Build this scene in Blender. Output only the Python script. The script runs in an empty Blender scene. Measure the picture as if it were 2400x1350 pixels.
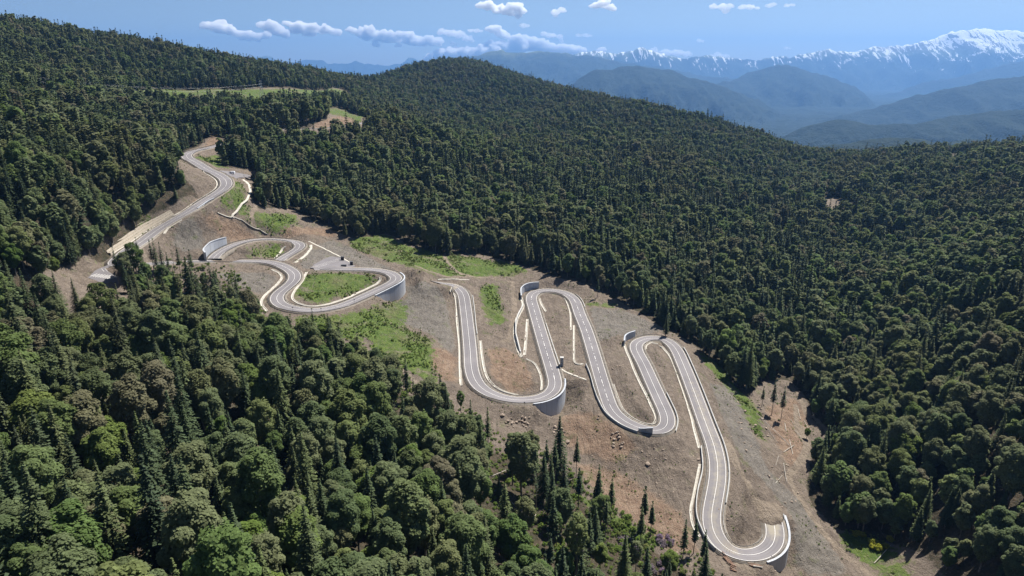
import bpy, bmesh, math, random
import numpy as np
from mathutils import Vector

# ------------------------------------------------------------------ camera, sky, sun, exposure
SC = bpy.context.scene
COL = SC.collection
PITCH = math.radians(18.2)
F = 1600.0                      # focal length in pixels of the 2400 px wide photograph
cam_d = bpy.data.cameras.new("camera")
cam_d.sensor_width = 36.0
cam_d.lens = 24.0
cam_d.clip_start = 1.0
cam_d.clip_end = 200000.0
cam = bpy.data.objects.new("camera", cam_d)
COL.objects.link(cam)
cam.location = (0, 0, 0)
cam.rotation_euler = (math.pi / 2 - PITCH, 0, 0)
SC.camera = cam

SUN_EL, SUN_AZ = math.radians(56), math.radians(40)     # azimuth clockwise from +Y (the view direction)
world = bpy.data.worlds.new("World")
SC.world = world
world.use_nodes = True
wn = world.node_tree
sky = wn.nodes.new("ShaderNodeTexSky")
sky.sky_type = 'NISHITA'
sky.sun_disc = False
sky.sun_elevation = SUN_EL
sky.sun_rotation = SUN_AZ
sky.altitude = 1200
sky.air_density = 0.7
sky.dust_density = 1.2
sky.ozone_density = 1.8
bgn = wn.nodes["Background"]
bgn.inputs[1].default_value = 0.05
wn.links.new(sky.outputs[0], bgn.inputs[0])
sun_d = bpy.data.lights.new("sun", 'SUN')
sun_d.energy = 5.0
sun_d.angle = math.radians(0.5)
sun_d.color = (1.0, 0.955, 0.88)
sun = bpy.data.objects.new("sun", sun_d)
COL.objects.link(sun)
sdir = Vector((math.sin(SUN_AZ) * math.cos(SUN_EL), math.cos(SUN_AZ) * math.cos(SUN_EL), math.sin(SUN_EL)))
sun.rotation_euler = sdir.to_track_quat('Z', 'Y').to_euler()
SC.view_settings.view_transform = 'Standard'
SC.view_settings.look = 'None'
SC.view_settings.gamma = 1.0
SC.view_settings.exposure = 0.98
SC.render.resolution_x, SC.render.resolution_y = 1024, 576
SC.cycles.use_denoising = True
SC.cycles.max_bounces = 9
SC.cycles.diffuse_bounces = 3
SC.cycles.glossy_bounces = 1
SC.cycles.transmission_bounces = 2
SC.cycles.volume_bounces = 8
SC.cycles.transparent_max_bounces = 8
SC.cycles.volume_step_rate = 1.0

# ------------------------------------------------------------------ helpers
RNG = np.random.default_rng(7)
random.seed(7)
CP, SP = math.cos(PITCH), math.sin(PITCH)

def rays(px):
    """photo pixels -> world directions (t = depth along the optical axis / F)"""
    p = np.atleast_2d(np.asarray(px, float))
    dx = p[:, 0] - 1200.0
    up = 675.0 - p[:, 1]
    return np.stack([dx, F * CP + up * SP, -F * SP + up * CP], 1)

def project(P):
    """world points -> photo pixels and depth"""
    P = np.atleast_2d(P)
    dep = P[:, 1] * CP - P[:, 2] * SP
    up = P[:, 1] * SP + P[:, 2] * CP
    d = np.maximum(dep, 1e-3)
    return 1200 + F * P[:, 0] / d, 675 - F * up / d, dep

def smooth(a, b, x):
    t = np.clip((x - a) / (b - a), 0, 1)
    return t * t * (3 - 2 * t)

_perm = np.random.default_rng(11).random((256, 256))
def vnoise(x, y):
    xi, yi = np.floor(x).astype(int), np.floor(y).astype(int)
    fx, fy = x - xi, y - yi
    fx, fy = fx * fx * (3 - 2 * fx), fy * fy * (3 - 2 * fy)
    g = lambda a, b: _perm[a & 255, b & 255]
    return (g(xi, yi) * (1 - fx) + g(xi + 1, yi) * fx) * (1 - fy) + (g(xi, yi + 1) * (1 - fx) + g(xi + 1, yi + 1) * fx) * fy
def fbm(x, y, s, n=4, ridge=False):
    """0..1 fractal noise at feature size s"""
    v, a, tot = 0, 1.0, 0
    for k in range(n):
        q = vnoise(x / s * 2 ** k + 17.3 * k, y / s * 2 ** k + 9.1 * k)
        if ridge: q = 1 - np.abs(2 * q - 1)
        v = v + a * q; tot += a; a *= 0.5
    return v / tot

def tag(o, label=None, cat=None, group=None, kind=None):
    if label: o["label"] = label
    if cat: o["category"] = cat
    if group: o["group"] = group
    if kind or cat: o["kind"] = kind or "thing"
    return o
def empty(name, loc, label, cat, group=None, rz=0.0, s=1.0):
    o = bpy.data.objects.new(name, None)
    COL.objects.link(o)
    o.empty_display_size = 0.5
    o.location = loc; o.rotation_euler = (0, 0, rz); o.scale = (s, s, s)
    return tag(o, label, cat, group)
def mesh_of(name, V, Fc, mats=(), mi=None, smooth_sh=False, attrs=None):
    me = bpy.data.meshes.new(name)
    V = np.asarray(V, np.float32)
    if isinstance(Fc, np.ndarray):
        n, k = Fc.shape
        me.vertices.add(len(V)); me.vertices.foreach_set("co", V.ravel())
        me.loops.add(n * k); me.loops.foreach_set("vertex_index", Fc.astype(np.int32).ravel())
        me.polygons.add(n)
        me.polygons.foreach_set("loop_start", np.arange(0, n * k, k, dtype=np.int32))
        me.polygons.foreach_set("loop_total", np.full(n, k, np.int32))
        me.update(calc_edges=True)
    else:
        me.from_pydata([tuple(map(float, v)) for v in V], [], Fc)
    for m in mats: me.materials.append(m)
    if mi is not None: me.polygons.foreach_set("material_index", np.asarray(mi, np.int32))
    if smooth_sh: me.polygons.foreach_set("use_smooth", np.ones(len(me.polygons), bool))
    for k_, v_ in (attrs or {}).items():
        a = me.attributes.new(k_, 'FLOAT', 'POINT'); a.data.foreach_set("value", np.asarray(v_, np.float32))
    me.update()
    return me
def link(name, me, parent=None):
    o = bpy.data.objects.new(name, me)
    COL.objects.link(o)
    if parent is not None: o.parent = parent
    return o

class MB:
    """collects boxes, bars, tubes and prisms, links them as one mesh"""
    def __init__(s): s.v, s.f, s.m = [], [], []
    def add(s, V, Fs, mi=0):
        b = len(s.v); s.v += [tuple(map(float, v)) for v in V]
        s.f += [[i + b for i in f] for f in Fs]; s.m += [mi] * len(Fs)
    def box(s, c, d, rz=0, mi=0, top=None):
        """c centre, d full sizes; top: (fx, fy) shrink of the top face"""
        fx, fy = top or (1, 1)
        cs, sn = math.cos(rz), math.sin(rz)
        V = []
        for z, ax, ay in ((-.5, 1, 1), (.5, fx, fy)):
            for x, y in ((-.5, -.5), (.5, -.5), (.5, .5), (-.5, .5)):
                X, Y = x * d[0] * ax, y * d[1] * ay
                V.append((c[0] + X * cs - Y * sn, c[1] + X * sn + Y * cs, c[2] + z * d[2]))
        s.add(V, [(3, 2, 1, 0), (4, 5, 6, 7), (0, 1, 5, 4), (1, 2, 6, 5), (2, 3, 7, 6), (3, 0, 4, 7)], mi)
    def tube(s, pts, rad, n=6, mi=0, cap=True):
        pts = [Vector(p) for p in pts]
        rad = [rad] * len(pts) if isinstance(rad, (int, float)) else rad
        V, Fs = [], []
        for i, p in enumerate(pts):
            d = (pts[min(i + 1, len(pts) - 1)] - pts[max(i - 1, 0)]).normalized()
            a = d.cross(Vector((0, 0, 1)) if abs(d.z) < .9 else Vector((1, 0, 0))).normalized()
            b = d.cross(a)
            for k in range(n):
                t = 2 * math.pi * k / n
                V.append(p + (a * math.cos(t) + b * math.sin(t)) * rad[i])
        for i in range(len(pts) - 1):
            for k in range(n):
                Fs.append((i * n + k, i * n + (k + 1) % n, (i + 1) * n + (k + 1) % n, (i + 1) * n + k))
        if cap:
            Fs.append(tuple(range(n - 1, -1, -1))); Fs.append(tuple((len(pts) - 1) * n + k for k in range(n)))
        s.add(V, Fs, mi)
    def build(s, name, mats, parent=None, smooth_sh=False):
        mats = mats if isinstance(mats, (list, tuple)) else [mats]
        return link(name, mesh_of(name, s.v, s.f, mats, s.m, smooth_sh), parent)

# ------------------------------------------------------------------ materials
def new_mat(name):
    m = bpy.data.materials.new(name); m.use_nodes = True
    nt = m.node_tree
    b = nt.nodes["Principled BSDF"]
    b.inputs["Roughness"].default_value = 0.85
    b.inputs["Specular IOR Level"].default_value = 0.25
    return m, nt, b
def nd(nt, t, **kw):
    n = nt.nodes.new(t)
    for k, v in kw.items(): setattr(n, k, v)
    return n
def mixc(nt, fac, a, b):
    n = nd(nt, "ShaderNodeMix", data_type='RGBA')
    for idx, v in ((0, fac), (6, a), (7, b)):
        if isinstance(v, (tuple, list)): n.inputs[idx].default_value = (*v, 1) if len(v) == 3 else v
        elif isinstance(v, (int, float)): n.inputs[idx].default_value = v
        else: nt.links.new(v, n.inputs[idx])
    return n.outputs[2]
def math_n(nt, op, a, b=0.0, c=None, clamp=False):
    n = nd(nt, "ShaderNodeMath", operation=op, use_clamp=clamp)
    for i, v in enumerate((a, b) if c is None else (a, b, c)):
        if isinstance(v, (int, float)): n.inputs[i].default_value = v
        else: nt.links.new(v, n.inputs[i])
    return n.outputs[0]
def noise_n(nt, scale, vec=None, detail=4, rough=.55, dist=0.0):
    n = nd(nt, "ShaderNodeTexNoise")
    n.inputs["Scale"].default_value = scale; n.inputs["Detail"].default_value = detail
    n.inputs["Roughness"].default_value = rough; n.inputs["Distortion"].default_value = dist
    if vec is not None: nt.links.new(vec, n.inputs["Vector"])
    return n.outputs[0]
def ramp_n(nt, fac, lo, hi):
    n = nd(nt, "ShaderNodeMapRange", interpolation_type='SMOOTHSTEP')
    n.inputs[1].default_value = lo; n.inputs[2].default_value = hi
    nt.links.new(fac, n.inputs[0])
    return n.outputs[0]
def attr_n(nt, name):
    return nd(nt, "ShaderNodeAttribute", attribute_name=name).outputs["Fac"]
def pos_n(nt):
    return nd(nt, "ShaderNodeNewGeometry").outputs["Position"]
def bump_n(nt, b, h, strength=.6, dist=1.0):
    n = nd(nt, "ShaderNodeBump"); n.inputs["Strength"].default_value = strength; n.inputs["Distance"].default_value = dist
    nt.links.new(h, n.inputs["Height"]); nt.links.new(n.outputs[0], b.inputs["Normal"])
def simple_mat(name, c1, c2, scale=1.0, rough=.85, bump=0, metal=0):
    m, nt, b = new_mat(name)
    tc = pos_n(nt)
    f = ramp_n(nt, noise_n(nt, scale, tc, 5), .3, .7)
    nt.links.new(mixc(nt, f, c1, c2), b.inputs["Base Color"])
    b.inputs["Roughness"].default_value = rough; b.inputs["Metallic"].default_value = metal
    if bump: bump_n(nt, b, noise_n(nt, scale * 3, tc, 4), .5, bump)
    return m
# ------------------------------------------------------------------ lie of the land
# (photo x, photo y, ground height below the camera)  for points seen well below the horizon
GZ = [(1830,1260,-212),(1690,1300,-208),(1640,1180,-204),(1690,1090,-199),(1640,960,-195),(1600,850,-190),
 (1200,935,-185),(1095,800,-177),(1070,690,-166),(1290,685,-177),(1530,790,-186),(1550,1010,-195),(1400,860,-186),
 (1170,800,-180),(1330,760,-181),(660,700,-150),(760,720,-152),(900,650,-151),(600,570,-138),(500,610,-138),(690,620,-143),
 (350,545,-118),(450,490,-106),(530,430,-95),(436,364,-85),(590,318,-78),(850,275,-73),
 (100,400,-76),(200,500,-92),(50,600,-92),(230,640,-126),(100,655,-119),(400,615,-131),(300,600,-124),
 (0,1350,-124),(400,1350,-137),(800,1350,-152),(1200,1350,-184),(1500,1350,-206),(1900,1350,-227),(2100,1300,-227),(2400,1350,-190),
 (0,900,-119),(400,900,-137),(800,900,-160),(600,770,-149),(300,770,-131),(0,760,-112),(1000,800,-170),(950,740,-165),
 (990,650,-150),(1000,1050,-172),(1300,1050,-202),(1500,1150,-207),(1316,978,-196),(1235,978,-192),(1390,1000,-198),(955,692,-161),(1832,1342,-224),(1870,1000,-221),(1700,900,-203),(1900,1200,-225),(2000,1290,-228),
 (1750,750,-208),(1650,800,-198),(1500,650,-178),(1950,480,-195),(1850,600,-207),(1400,600,-165),
 (760,500,-134),(640,470,-120),(900,560,-150),(1050,600,-158),(1250,620,-168),(820,620,-150),(730,560,-143),
 (2400,1000,-168),(2400,1200,-180),(2200,1000,-203),(2150,1200,-214),(2400,800,-160),(2400,600,-152),(2150,800,-205),(2100,620,-200),
 (600,1100,-150),(1200,1150,-189)]
# (photo x, photo y, depth in metres)  for points near the horizon
GD = [(0,66,1150),(120,84,1250),(250,104,1400),(380,125,1550),(500,148,1700),(620,170,1850),(720,196,2000),(810,220,2150),
 (100,215,800),(0,260,620),(300,260,900),(400,215,1130),(600,212,1230),(760,215,1400),(250,330,720),(700,260,1000),
 (1110,157,2600),(1060,163,2600),(1000,169,2520),(920,181,2350),(870,200,2200),(1160,172,2550),(1250,202,2250),(1400,236,1950),(1500,258,1750),(1620,284,1620),(1700,305,1550),(1800,340,1480),(1900,366,1430),
 (900,250,1500),(800,290,1050),(700,370,760),(1000,400,850),(1200,350,1200),(1100,260,1750),(1300,300,1450),(1500,350,1200),(1200,500,740),(1500,450,920),(1350,420,960),
 (2400,356,1250),(2300,359,1300),(2200,363,1330),(2050,371,1370),(2150,412,1050),(2400,450,830),(2000,428,1150),(1700,380,1250)]
# world points nobody sees: behind the crests and outside the frame
GW = [(-1500,1900,-60),(-1300,2300,-150),(-800,2600,-260),(-300,3300,-350),(100,3500,-350),(700,3000,-420),(1300,2500,-420),(2000,2300,-420),
 (-2600,1200,150),(-2200,2800,50),(-1800,500,120),(-700,150,-10),(-300,60,-70),(0,60,-120),(300,60,-190),(700,200,-120),(1300,500,-60),(2200,1000,-60),
 (-1000,3800,-500),(0,4200,-550),(1500,3800,-600),(3000,3000,-500),(-3000,4000,-300),(3200,1500,-200),(560,2250,-330),(760,1900,-330),(1150,1850,-320),(1600,1900,-320),(350,2600,-320)]
def _ctrl():
    P = []
    for x, y, z in GZ:
        r = rays((x, y))[0]; t = z / r[2]; P.append(r * t)
    for x, y, d in GD:
        r = rays((x, y))[0]; P.append(r * (d / F))
    P += [np.array(p, float) for p in GW]
    return np.array(P)
CT = _ctrl()
_K = 1000.0
def _tps(r2): return np.where(r2 > 0, .5 * r2 * np.log(r2 + 1e-12), 0)
def _fit():
    X = CT[:, :2] / _K
    n = len(X)
    A = _tps(((X[:, None] - X[None]) ** 2).sum(-1)) + np.eye(n) * 2e-4
    Pm = np.hstack([np.ones((n, 1)), X])
    M = np.block([[A, Pm], [Pm.T, np.zeros((3, 3))]])
    return np.linalg.solve(M, np.concatenate([CT[:, 2], np.zeros(3)]))
_W = _fit()
def base_z(x, y):
    x, y = np.asarray(x, float), np.asarray(y, float)
    sh = x.shape; x, y = x.ravel() / _K, y.ravel() / _K
    out = np.empty(len(x))
    X = CT[:, :2] / _K
    for a in range(0, len(x), 20000):
        s = slice(a, a + 20000)
        r2 = (x[s, None] - X[:, 0]) ** 2 + (y[s, None] - X[:, 1]) ** 2
        out[s] = _tps(r2) @ _W[:-3] + _W[-3] + _W[-2] * x[s] + _W[-1] * y[s]
    return np.maximum(out, -650).reshape(sh)
def hit(px, steps=260, t0=90.0, t1=3600.0):
    """where rays through photo pixels first meet the smooth land"""
    r = rays(px) / F
    n = len(r)
    D = t0 * (t1 / t0) ** (np.arange(steps) / (steps - 1))
    P = r[:, None, :] * D[None, :, None]
    g = P[..., 2] - base_z(P[..., 0], P[..., 1])
    below = g < 0
    k = np.where(below.any(1), below.argmax(1), steps - 1)
    k = np.maximum(k, 1)
    lo, hi = D[k - 1], D[k]
    for _ in range(14):
        m = .5 * (lo + hi); Q = r * m[:, None]
        b = Q[:, 2] < base_z(Q[:, 0], Q[:, 1])
        hi = np.where(b, m, hi); lo = np.where(b, lo, m)
    return r * (.5 * (lo + hi))[:, None]

def dens(px, step=12.0, closed=False):
    p = np.asarray(px, float)
    if closed: p = np.vstack([p, p[:1]])
    out = [p[:1]]
    for a, b in zip(p[:-1], p[1:]):
        n = max(1, int(np.hypot(*(b - a)) / step))
        out.append(a + (b - a) * (np.arange(1, n + 1) / n)[:, None])
    q = np.vstack(out)
    return q[:-1] if closed else q
def catmull(p, n=8):
    p = np.asarray(p, float)
    q = np.vstack([2 * p[0] - p[1], p, 2 * p[-1] - p[-2]])
    out = []
    for i in range(1, len(q) - 2):
        t = (np.arange(n) / n)[:, None]
        a, b, c, d = q[i - 1], q[i], q[i + 1], q[i + 2]
        out.append(.5 * (2 * b + (c - a) * t + (2 * a - 5 * b + 4 * c - d) * t ** 2 + (3 * b - a - 3 * c + d) * t ** 3))
    out.append(p[-1:])
    return np.vstack(out)
def resample(P, step):
    d = np.r_[0, np.cumsum(np.hypot(*(P[1:, :2] - P[:-1, :2]).T))]
    n = max(2, int(round(d[-1] / step)) + 1)
    s = np.linspace(0, d[-1], n)
    return np.stack([np.interp(s, d, P[:, k]) for k in range(P.shape[1])], 1)
def blur(P, n, keep=True):
    Q = P.copy()
    for _ in range(n):
        Q[1:-1] = .25 * Q[:-2] + .5 * Q[1:-1] + .25 * Q[2:]
    return Q
def path_w(px, step=2.0, bxy=6, bz=60):
    """photo polyline -> smooth path on the land in world metres"""
    W = hit(catmull(px, 6))
    W = resample(W, step)
    W[:, :2] = blur(W[:, :2], bxy)
    W[:, 2] = base_z(W[:, 0], W[:, 1])
    W[:, 2:] = blur(W[:, 2:], bz)
    return W
def normals2(P):
    t = np.gradient(P[:, :2], axis=0)
    t /= np.maximum(np.hypot(t[:, 0], t[:, 1]), 1e-6)[:, None]
    return np.stack([-t[:, 1], t[:, 0]], 1)          # left of travel

ROADS = {
 "upper": ([(858,287),(830,292),(790,297),(745,301),(700,302),(665,303),(640,305),(612,312),(570,323),(535,333),(502,344),(470,351),(449,356),(437,364),(443,372),(456,379),(484,396),(513,410),(529,422),(529,437),(513,451),(481,470),(449,490),(413,511),(378,534),(349,556),(307,582),(275,604),(262,616),(275,624),(310,624),(350,619),(396,615)], 9.6),
 "clover": ([(396,615),(449,613),(502,612),(556,612),(609,614),(644,618),(673,627),(691,643),(687,660),(669,675),(652,689),(648,703),(662,716),(691,724),(733,728),(769,724),(804,716),(840,701),(876,685),(911,669),(928,658),(930,648),(916,639),(893,634),(858,632),(804,632),(769,630),(735,629)], 9.0),
 "loop": ([(500,606),(509,593),(531,580),(563,568),(602,561),(644,560),(680,563),(701,571),(705,580),(691,590),(669,602),(654,611)], 8.6),
 "switch": ([(1020,661),(1052,666),(1073,675),(1086,692),(1091,719),(1097,770),(1102,821),(1105,862),(1114,890),(1131,910),(1161,927),(1195,937),(1229,940),(1260,938),(1284,929),(1299,913),(1301,893),(1292,859),(1279,818),(1263,764),(1252,726),(1245,699),(1252,685),(1274,680),(1301,681),(1328,688),(1347,704),(1359,736),(1376,777),(1393,832),(1410,890),(1424,934),(1434,961),(1454,982),(1485,1000),(1522,1011),(1550,1011),(1565,995),(1563,971),(1546,934),(1526,890),(1509,852),(1492,820),(1492,804),(1509,794),(1536,791),(1563,799),(1584,818),(1601,852),(1620,900),(1640,953),(1657,1000),(1673,1043),(1682,1087),(1681,1127),(1674,1167),(1667,1210),(1671,1242),(1687,1270),(1713,1292),(1747,1304),(1780,1304),(1806,1290),(1817,1265),(1816,1233),(1808,1208)], 9.0),
}
RW = {}
for k, (px, w) in ROADS.items():
    RW[k] = (path_w(px), w)
# the second road takes over the height where the first ends
RW["clover"][0][:30, 2] += (RW["upper"][0][-1, 2] - RW["clover"][0][0, 2]) * np.linspace(1, 0, 30)

# retaining walls: photo polyline of the foot/top line on the road's outer edge, height list, drop side
# sign -1: the land falls away on the outer side (fill wall); +1: the land behind stands higher (cut wall)
WALLS = [
 ("clover", 1, 6.1, [(953,632),(952,646),(941,662),(911,681),(876,698)], (3, 10.5, 11.5, 10, .8), -1, 'tall grey retaining wall curving under the right hairpin of the clover loops'),
 ("switch", 1, 6.1, [(1322,893),(1321,913),(1311,932),(1285,947),(1246,955)], (2, 10, 12, 9.5, .8), -1, 'tall grey retaining wall under the first wide hairpin of the switchbacks'),
 ("switch", 1, 5.8, [(1842,1225),(1845,1262),(1838,1290),(1812,1312),(1782,1322)], (1, 6, 11, 9, 1), -1, 'bright concrete retaining wall under the lowest hairpin'),
]
# signed (left-positive) helper
def side_dist(P, X, Y):
    """distance to polyline P, index of nearest sample and signed side (left of travel positive)"""
    N = normals2(P)
    best = np.full(X.shape, 1e9); idx = np.zeros(X.shape, int)
    for a in range(0, len(P), 64):
        Q = P[a:a + 64]
        d = (X[:, None] - Q[:, 0]) ** 2 + (Y[:, None] - Q[:, 1]) ** 2
        j = d.argmin(1); m = d[np.arange(len(X)), j]
        b = m < best
        best[b] = m[b]; idx[b] = j[b] + a
    dx, dy = X - P[idx, 0], Y - P[idx, 1]
    sg = dx * N[idx, 0] + dy * N[idx, 1]
    return np.sqrt(best), idx, sg

# ---- grid, fine over the building site and coarser away from it
def axis(lo, hi, step, outlo, outhi, g=1.03):
    a = list(np.arange(lo, hi + .01, step))
    s = step; l = []
    x = lo
    while x > outlo: s *= g; x -= s; l.append(x)
    s = step; r = []; x = a[-1]
    while x < outhi: s *= g; x += s; r.append(x)
    return np.array(l[::-1] + a + r)
GX = axis(-330, 270, 1.7, -3300, 3400)
GY = axis(225, 800, 1.7, 20, 4200)
XX, YY = np.meshgrid(GX, GY)
ZZ = base_z(XX, YY)
xf, yf = XX.ravel(), YY.ravel()
near = (xf > -420) & (xf < 420) & (yf > 180) & (yf < 1100)
ni = np.nonzero(near)[0]

def world_poly(px, step=14):
    return hit(dens(px, step, True))[:, :2]
def inpoly(poly, x, y):
    c = np.zeros(len(x), bool)
    m = (x > poly[:, 0].min()) & (x < poly[:, 0].max()) & (y > poly[:, 1].min()) & (y < poly[:, 1].max())
    idx = np.nonzero(m)[0]
    X, Y = x[idx], y[idx]; r = np.zeros(len(idx), bool)
    j = len(poly) - 1
    for i in range(len(poly)):
        xi, yi, xj, yj = *poly[i], *poly[j]
        if yi != yj:
            r ^= ((yi > Y) != (yj > Y)) & (X < (xj - xi) * (Y - yi) / (yj - yi) + xi)
        j = i
    c[idx] = r
    return c
def gblur(M, n):
    M = M.copy()
    for _ in range(n):
        M[1:-1] = .25 * M[:-2] + .5 * M[1:-1] + .25 * M[2:]
        M[:, 1:-1] = .25 * M[:, :-2] + .5 * M[:, 1:-1] + .25 * M[:, 2:]
    return M
def mask(polys, n=3):
    c = np.zeros(len(xf), bool)
    for p in polys: c |= inpoly(world_poly(p), xf, yf)
    return gblur(c.reshape(XX.shape).astype(float), n)

CLEAR = [
 [(428,352),(470,340),(488,318),(520,326),(600,300),(625,300),(610,318),(540,345),(516,372),(520,392),(604,402),(600,430),(588,455),(600,485),(690,492),(730,520),(830,560),(905,548),(960,575),(1040,600),(1085,592),(1150,600),(1230,625),(1300,650),(1380,668),(1440,700),(1500,735),(1560,775),(1620,806),(1680,850),(1720,900),(1750,930),(1775,905),(1800,890),(1850,890),(1890,930),(1905,985),(1960,1010),(1975,1060),(1900,1070),(1890,1150),(1905,1190),(1960,1240),(2030,1262),(2165,1295),(2215,1349),(2300,1480),(1690,1480),(1640,1380),(1560,1310),(1440,1235),(1370,1180),(1320,1110),(1230,1075),(1150,1060),(1090,985),(1050,955),(1000,930),(960,925),(890,890),(860,855),(800,820),(720,800),(640,800),(600,760),(560,715),(520,690),(470,690),(430,680),(330,700),(290,745),(210,755),(80,715),(85,650),(190,615),(200,595),(250,560),(300,540),(345,500),(390,480),(445,445),(470,445),(440,428),(408,398)],
 [(282,216),(330,208),(385,206),(430,212),(500,207),(560,211),(610,204),(700,206),(760,212),(790,206),(828,220),(826,230),(775,232),(720,247),(640,249),(590,262),(520,252),(450,263),(400,250),(340,254),(300,240)],
 [(70,203),(120,207),(125,232),(75,232)],
 [(765,252),(800,258),(850,276),(852,300),(800,322),(700,335),(640,325),(640,300),(720,296),(770,280)],
 [(1925,462),(1950,462),(1990,485),(2005,500),(1995,522),(1970,520),(1935,505),(1915,485)],
 [(2215,364),(2250,360),(2258,366),(2250,388),(2212,390)],
 [(1845,1000),(1870,985),(1870,1010),(1850,1020)],
]
SPARSE = [[(330,600),(450,600),(560,640),(640,760),(760,780),(900,820),(1000,900),(1100,960),(1180,1020),(1330,1080),(1450,1200),(1650,1300),(1720,1420),(1250,1420),(1200,1250),(1050,1130),(850,940),(620,840),(420,800),(300,720)]]
GRASS = [
 [(455,372),(520,362),(540,395),(500,392)],
 [(545,440),(570,440),(575,458),(545,500),(500,505),(520,470)],
 [(575,470),(600,500),(690,500),(700,520),(650,540),(580,515),(560,500)],
 [(820,560),(900,550),(960,580),(1080,600),(1230,625),(1240,640),(1100,650),(1000,640),(900,610),(820,580)],
 [(715,645),(800,640),(885,645),(880,660),(800,690),(740,712),(700,700),(690,685)],
 [(690,740),(800,745),(900,715),(960,700),(950,760),(900,790),(820,800),(700,780)],
 [(880,790),(950,770),(1020,800),(1010,850),(1030,900),(990,890),(920,850),(870,830)],
 [(1125,675),(1165,665),(1185,760),(1150,770),(1130,720)],
 [(1365,710),(1450,710),(1455,718),(1370,720)],
 [(1640,820),(1680,840),(1720,890),(1770,950),(1800,1040),(1780,1030),(1740,960),(1700,900),(1650,850)],
 [(1975,1245),(2040,1260),(2110,1290),(2140,1360),(2080,1360),(1980,1290)],
 [(560,600),(660,575),(675,583),(645,600)],
 [(285,213),(400,206),(520,208),(790,208),(825,222),(790,236),(720,250),(600,260),(420,262),(300,244)],
 [(765,252),(800,258),(850,276),(845,283),(800,272),(765,265)],
 [(2215,366),(2250,362),(2255,368),(2230,376),(2212,374)],
 [(70,203),(120,207),(125,214),(75,212)],
 [(240,570),(340,500),(420,480),(520,440),(505,455),(440,480),(395,492),(290,560),(250,600),(190,610)],
 [(990,930),(1050,960),(1000,1000),(940,960)],
 [(1250,1110),(1400,1180),(1550,1270),(1480,1330),(1300,1270),(1200,1180)],
]
ORANGE = [
 [(465,520),(540,510),(600,530),(620,545),(560,545),(480,535)],
 [(650,530),(790,535),(790,555),(700,550),(650,545)],
 [(1000,810),(1040,815),(1075,830),(1070,905),(1030,890),(1000,850)],
 [(1140,820),(1190,815),(1240,860),(1255,905),(1200,915),(1150,890)],
 [(1310,970),(1380,960),(1450,1010),(1500,1050),(1450,1090),(1350,1060),(1300,1010)],
 [(1330,1080),(1450,1100),(1600,1200),(1650,1300),(1560,1290),(1420,1180)],
 [(1790,950),(1870,930),(1900,1000),(1880,1080),(1860,1120),(1830,1060),(1800,1000)],
 [(490,320),(520,326),(535,330),(500,340),(475,344)],
 [(590,305),(615,303),(612,312),(590,312)],
 [(450,450),(500,430),(512,440),(490,458),(440,475)],
 [(1240,1320),(1330,1290),(1380,1350),(1240,1350)],
 [(740,286),(800,268),(850,280),(840,288),(790,298),(730,300)],
 [(1950,478),(1990,488),(2000,505),(1970,500)],
 [(650,590),(640,600),(655,603)],
]
GREY = [
 [(950,640),(1000,650),(1045,700),(1068,800),(1060,830),(1020,790),(930,750),(900,720),(955,700)],
 [(780,560),(860,600),(940,640),(840,625),(740,575)],
 [(420,530),(470,530),(480,580),(430,590),(400,570)],
 [(500,640),(620,635),(650,650),(620,690),(570,680)],
 [(720,590),(760,585),(800,610),(740,630),(700,625)],
 [(1380,720),(1470,730),(1560,775),(1460,790),(1400,800)],
 [(1720,900),(1800,1100),(1900,1200),(1990,1350),(1870,1350),(1850,1200),(1720,1050),(1660,900)],
]
TRACKS = [([(1720,1085),(1735,1110),(1765,1150),(1790,1185),(1800,1205)], 4), ([(1700,1040),(1712,1060),(1720,1085)], 5),
 ([(1850,900),(1875,930),(1890,965),(1915,985),(1960,1030)], 3), ([(1880,1000),(1890,1050),(1870,1090),(1850,1115),(1870,1160),(1900,1210),(1940,1260),(1990,1310),(2040,1350),(2060,1380)], 3.5),
 ([(1865,950),(1870,1010),(1888,1045)], 3),
 ([(1720,1295),(1735,1325),(1760,1350),(1780,1370)], 4), ([(1040,590),(1050,620),(1090,645),(1140,652)], 3), ([(970,625),(1040,645),(1100,650)], 2.5),
 ([(1200,660),(1205,720),(1195,790),(1180,800)], 3.5), ([(600,480),(590,500),(600,530),(640,550)], 3), ([(905,850),(960,880),(1010,930)], 2.5)]

M_clear = mask(CLEAR, 2)
FARG = [g_ for g_ in GRASS if max(q[1] for q in g_) < 380 and min(q[1] for q in g_) < 370 and g_[0][0] not in (455,)]
M_grass = np.maximum(mask([g_ for g_ in GRASS if g_ not in FARG], 9), mask(FARG, 2))
M_orange = mask(ORANGE, 5)
M_grey = mask(GREY, 5)
M_track = np.zeros(XX.shape)
for px, w in TRACKS:
    P = resample(hit(catmull(px, 6)), 2.0)
    d, _, _ = side_dist(P, xf[ni], yf[ni])
    M_track.ravel()[ni] = np.maximum(M_track.ravel()[ni], 1 - smooth(w * .35, w * .75, d))

# roughness of the open ground: bumps, rills, spoil heaps
Cr = gblur(M_clear, 4)
rough = (fbm(XX, YY, 26, 4) - .5) * 3.6 + (fbm(XX, YY, 8, 3, True) - .6) * 1.7
rill = (fbm(XX * .55 + YY * .84, (YY * .55 - XX * .84) * .18, 7, 3, True) - .55) * 1.1
ZZ = ZZ + np.where(YY < 1200, 1, 0) * Cr * (rough + rill * 1.2) + (1 - Cr) * (fbm(XX, YY, 90, 4) - .5) * np.clip(YY / 90, 3, 16)
BASEN = ZZ.copy()

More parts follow.
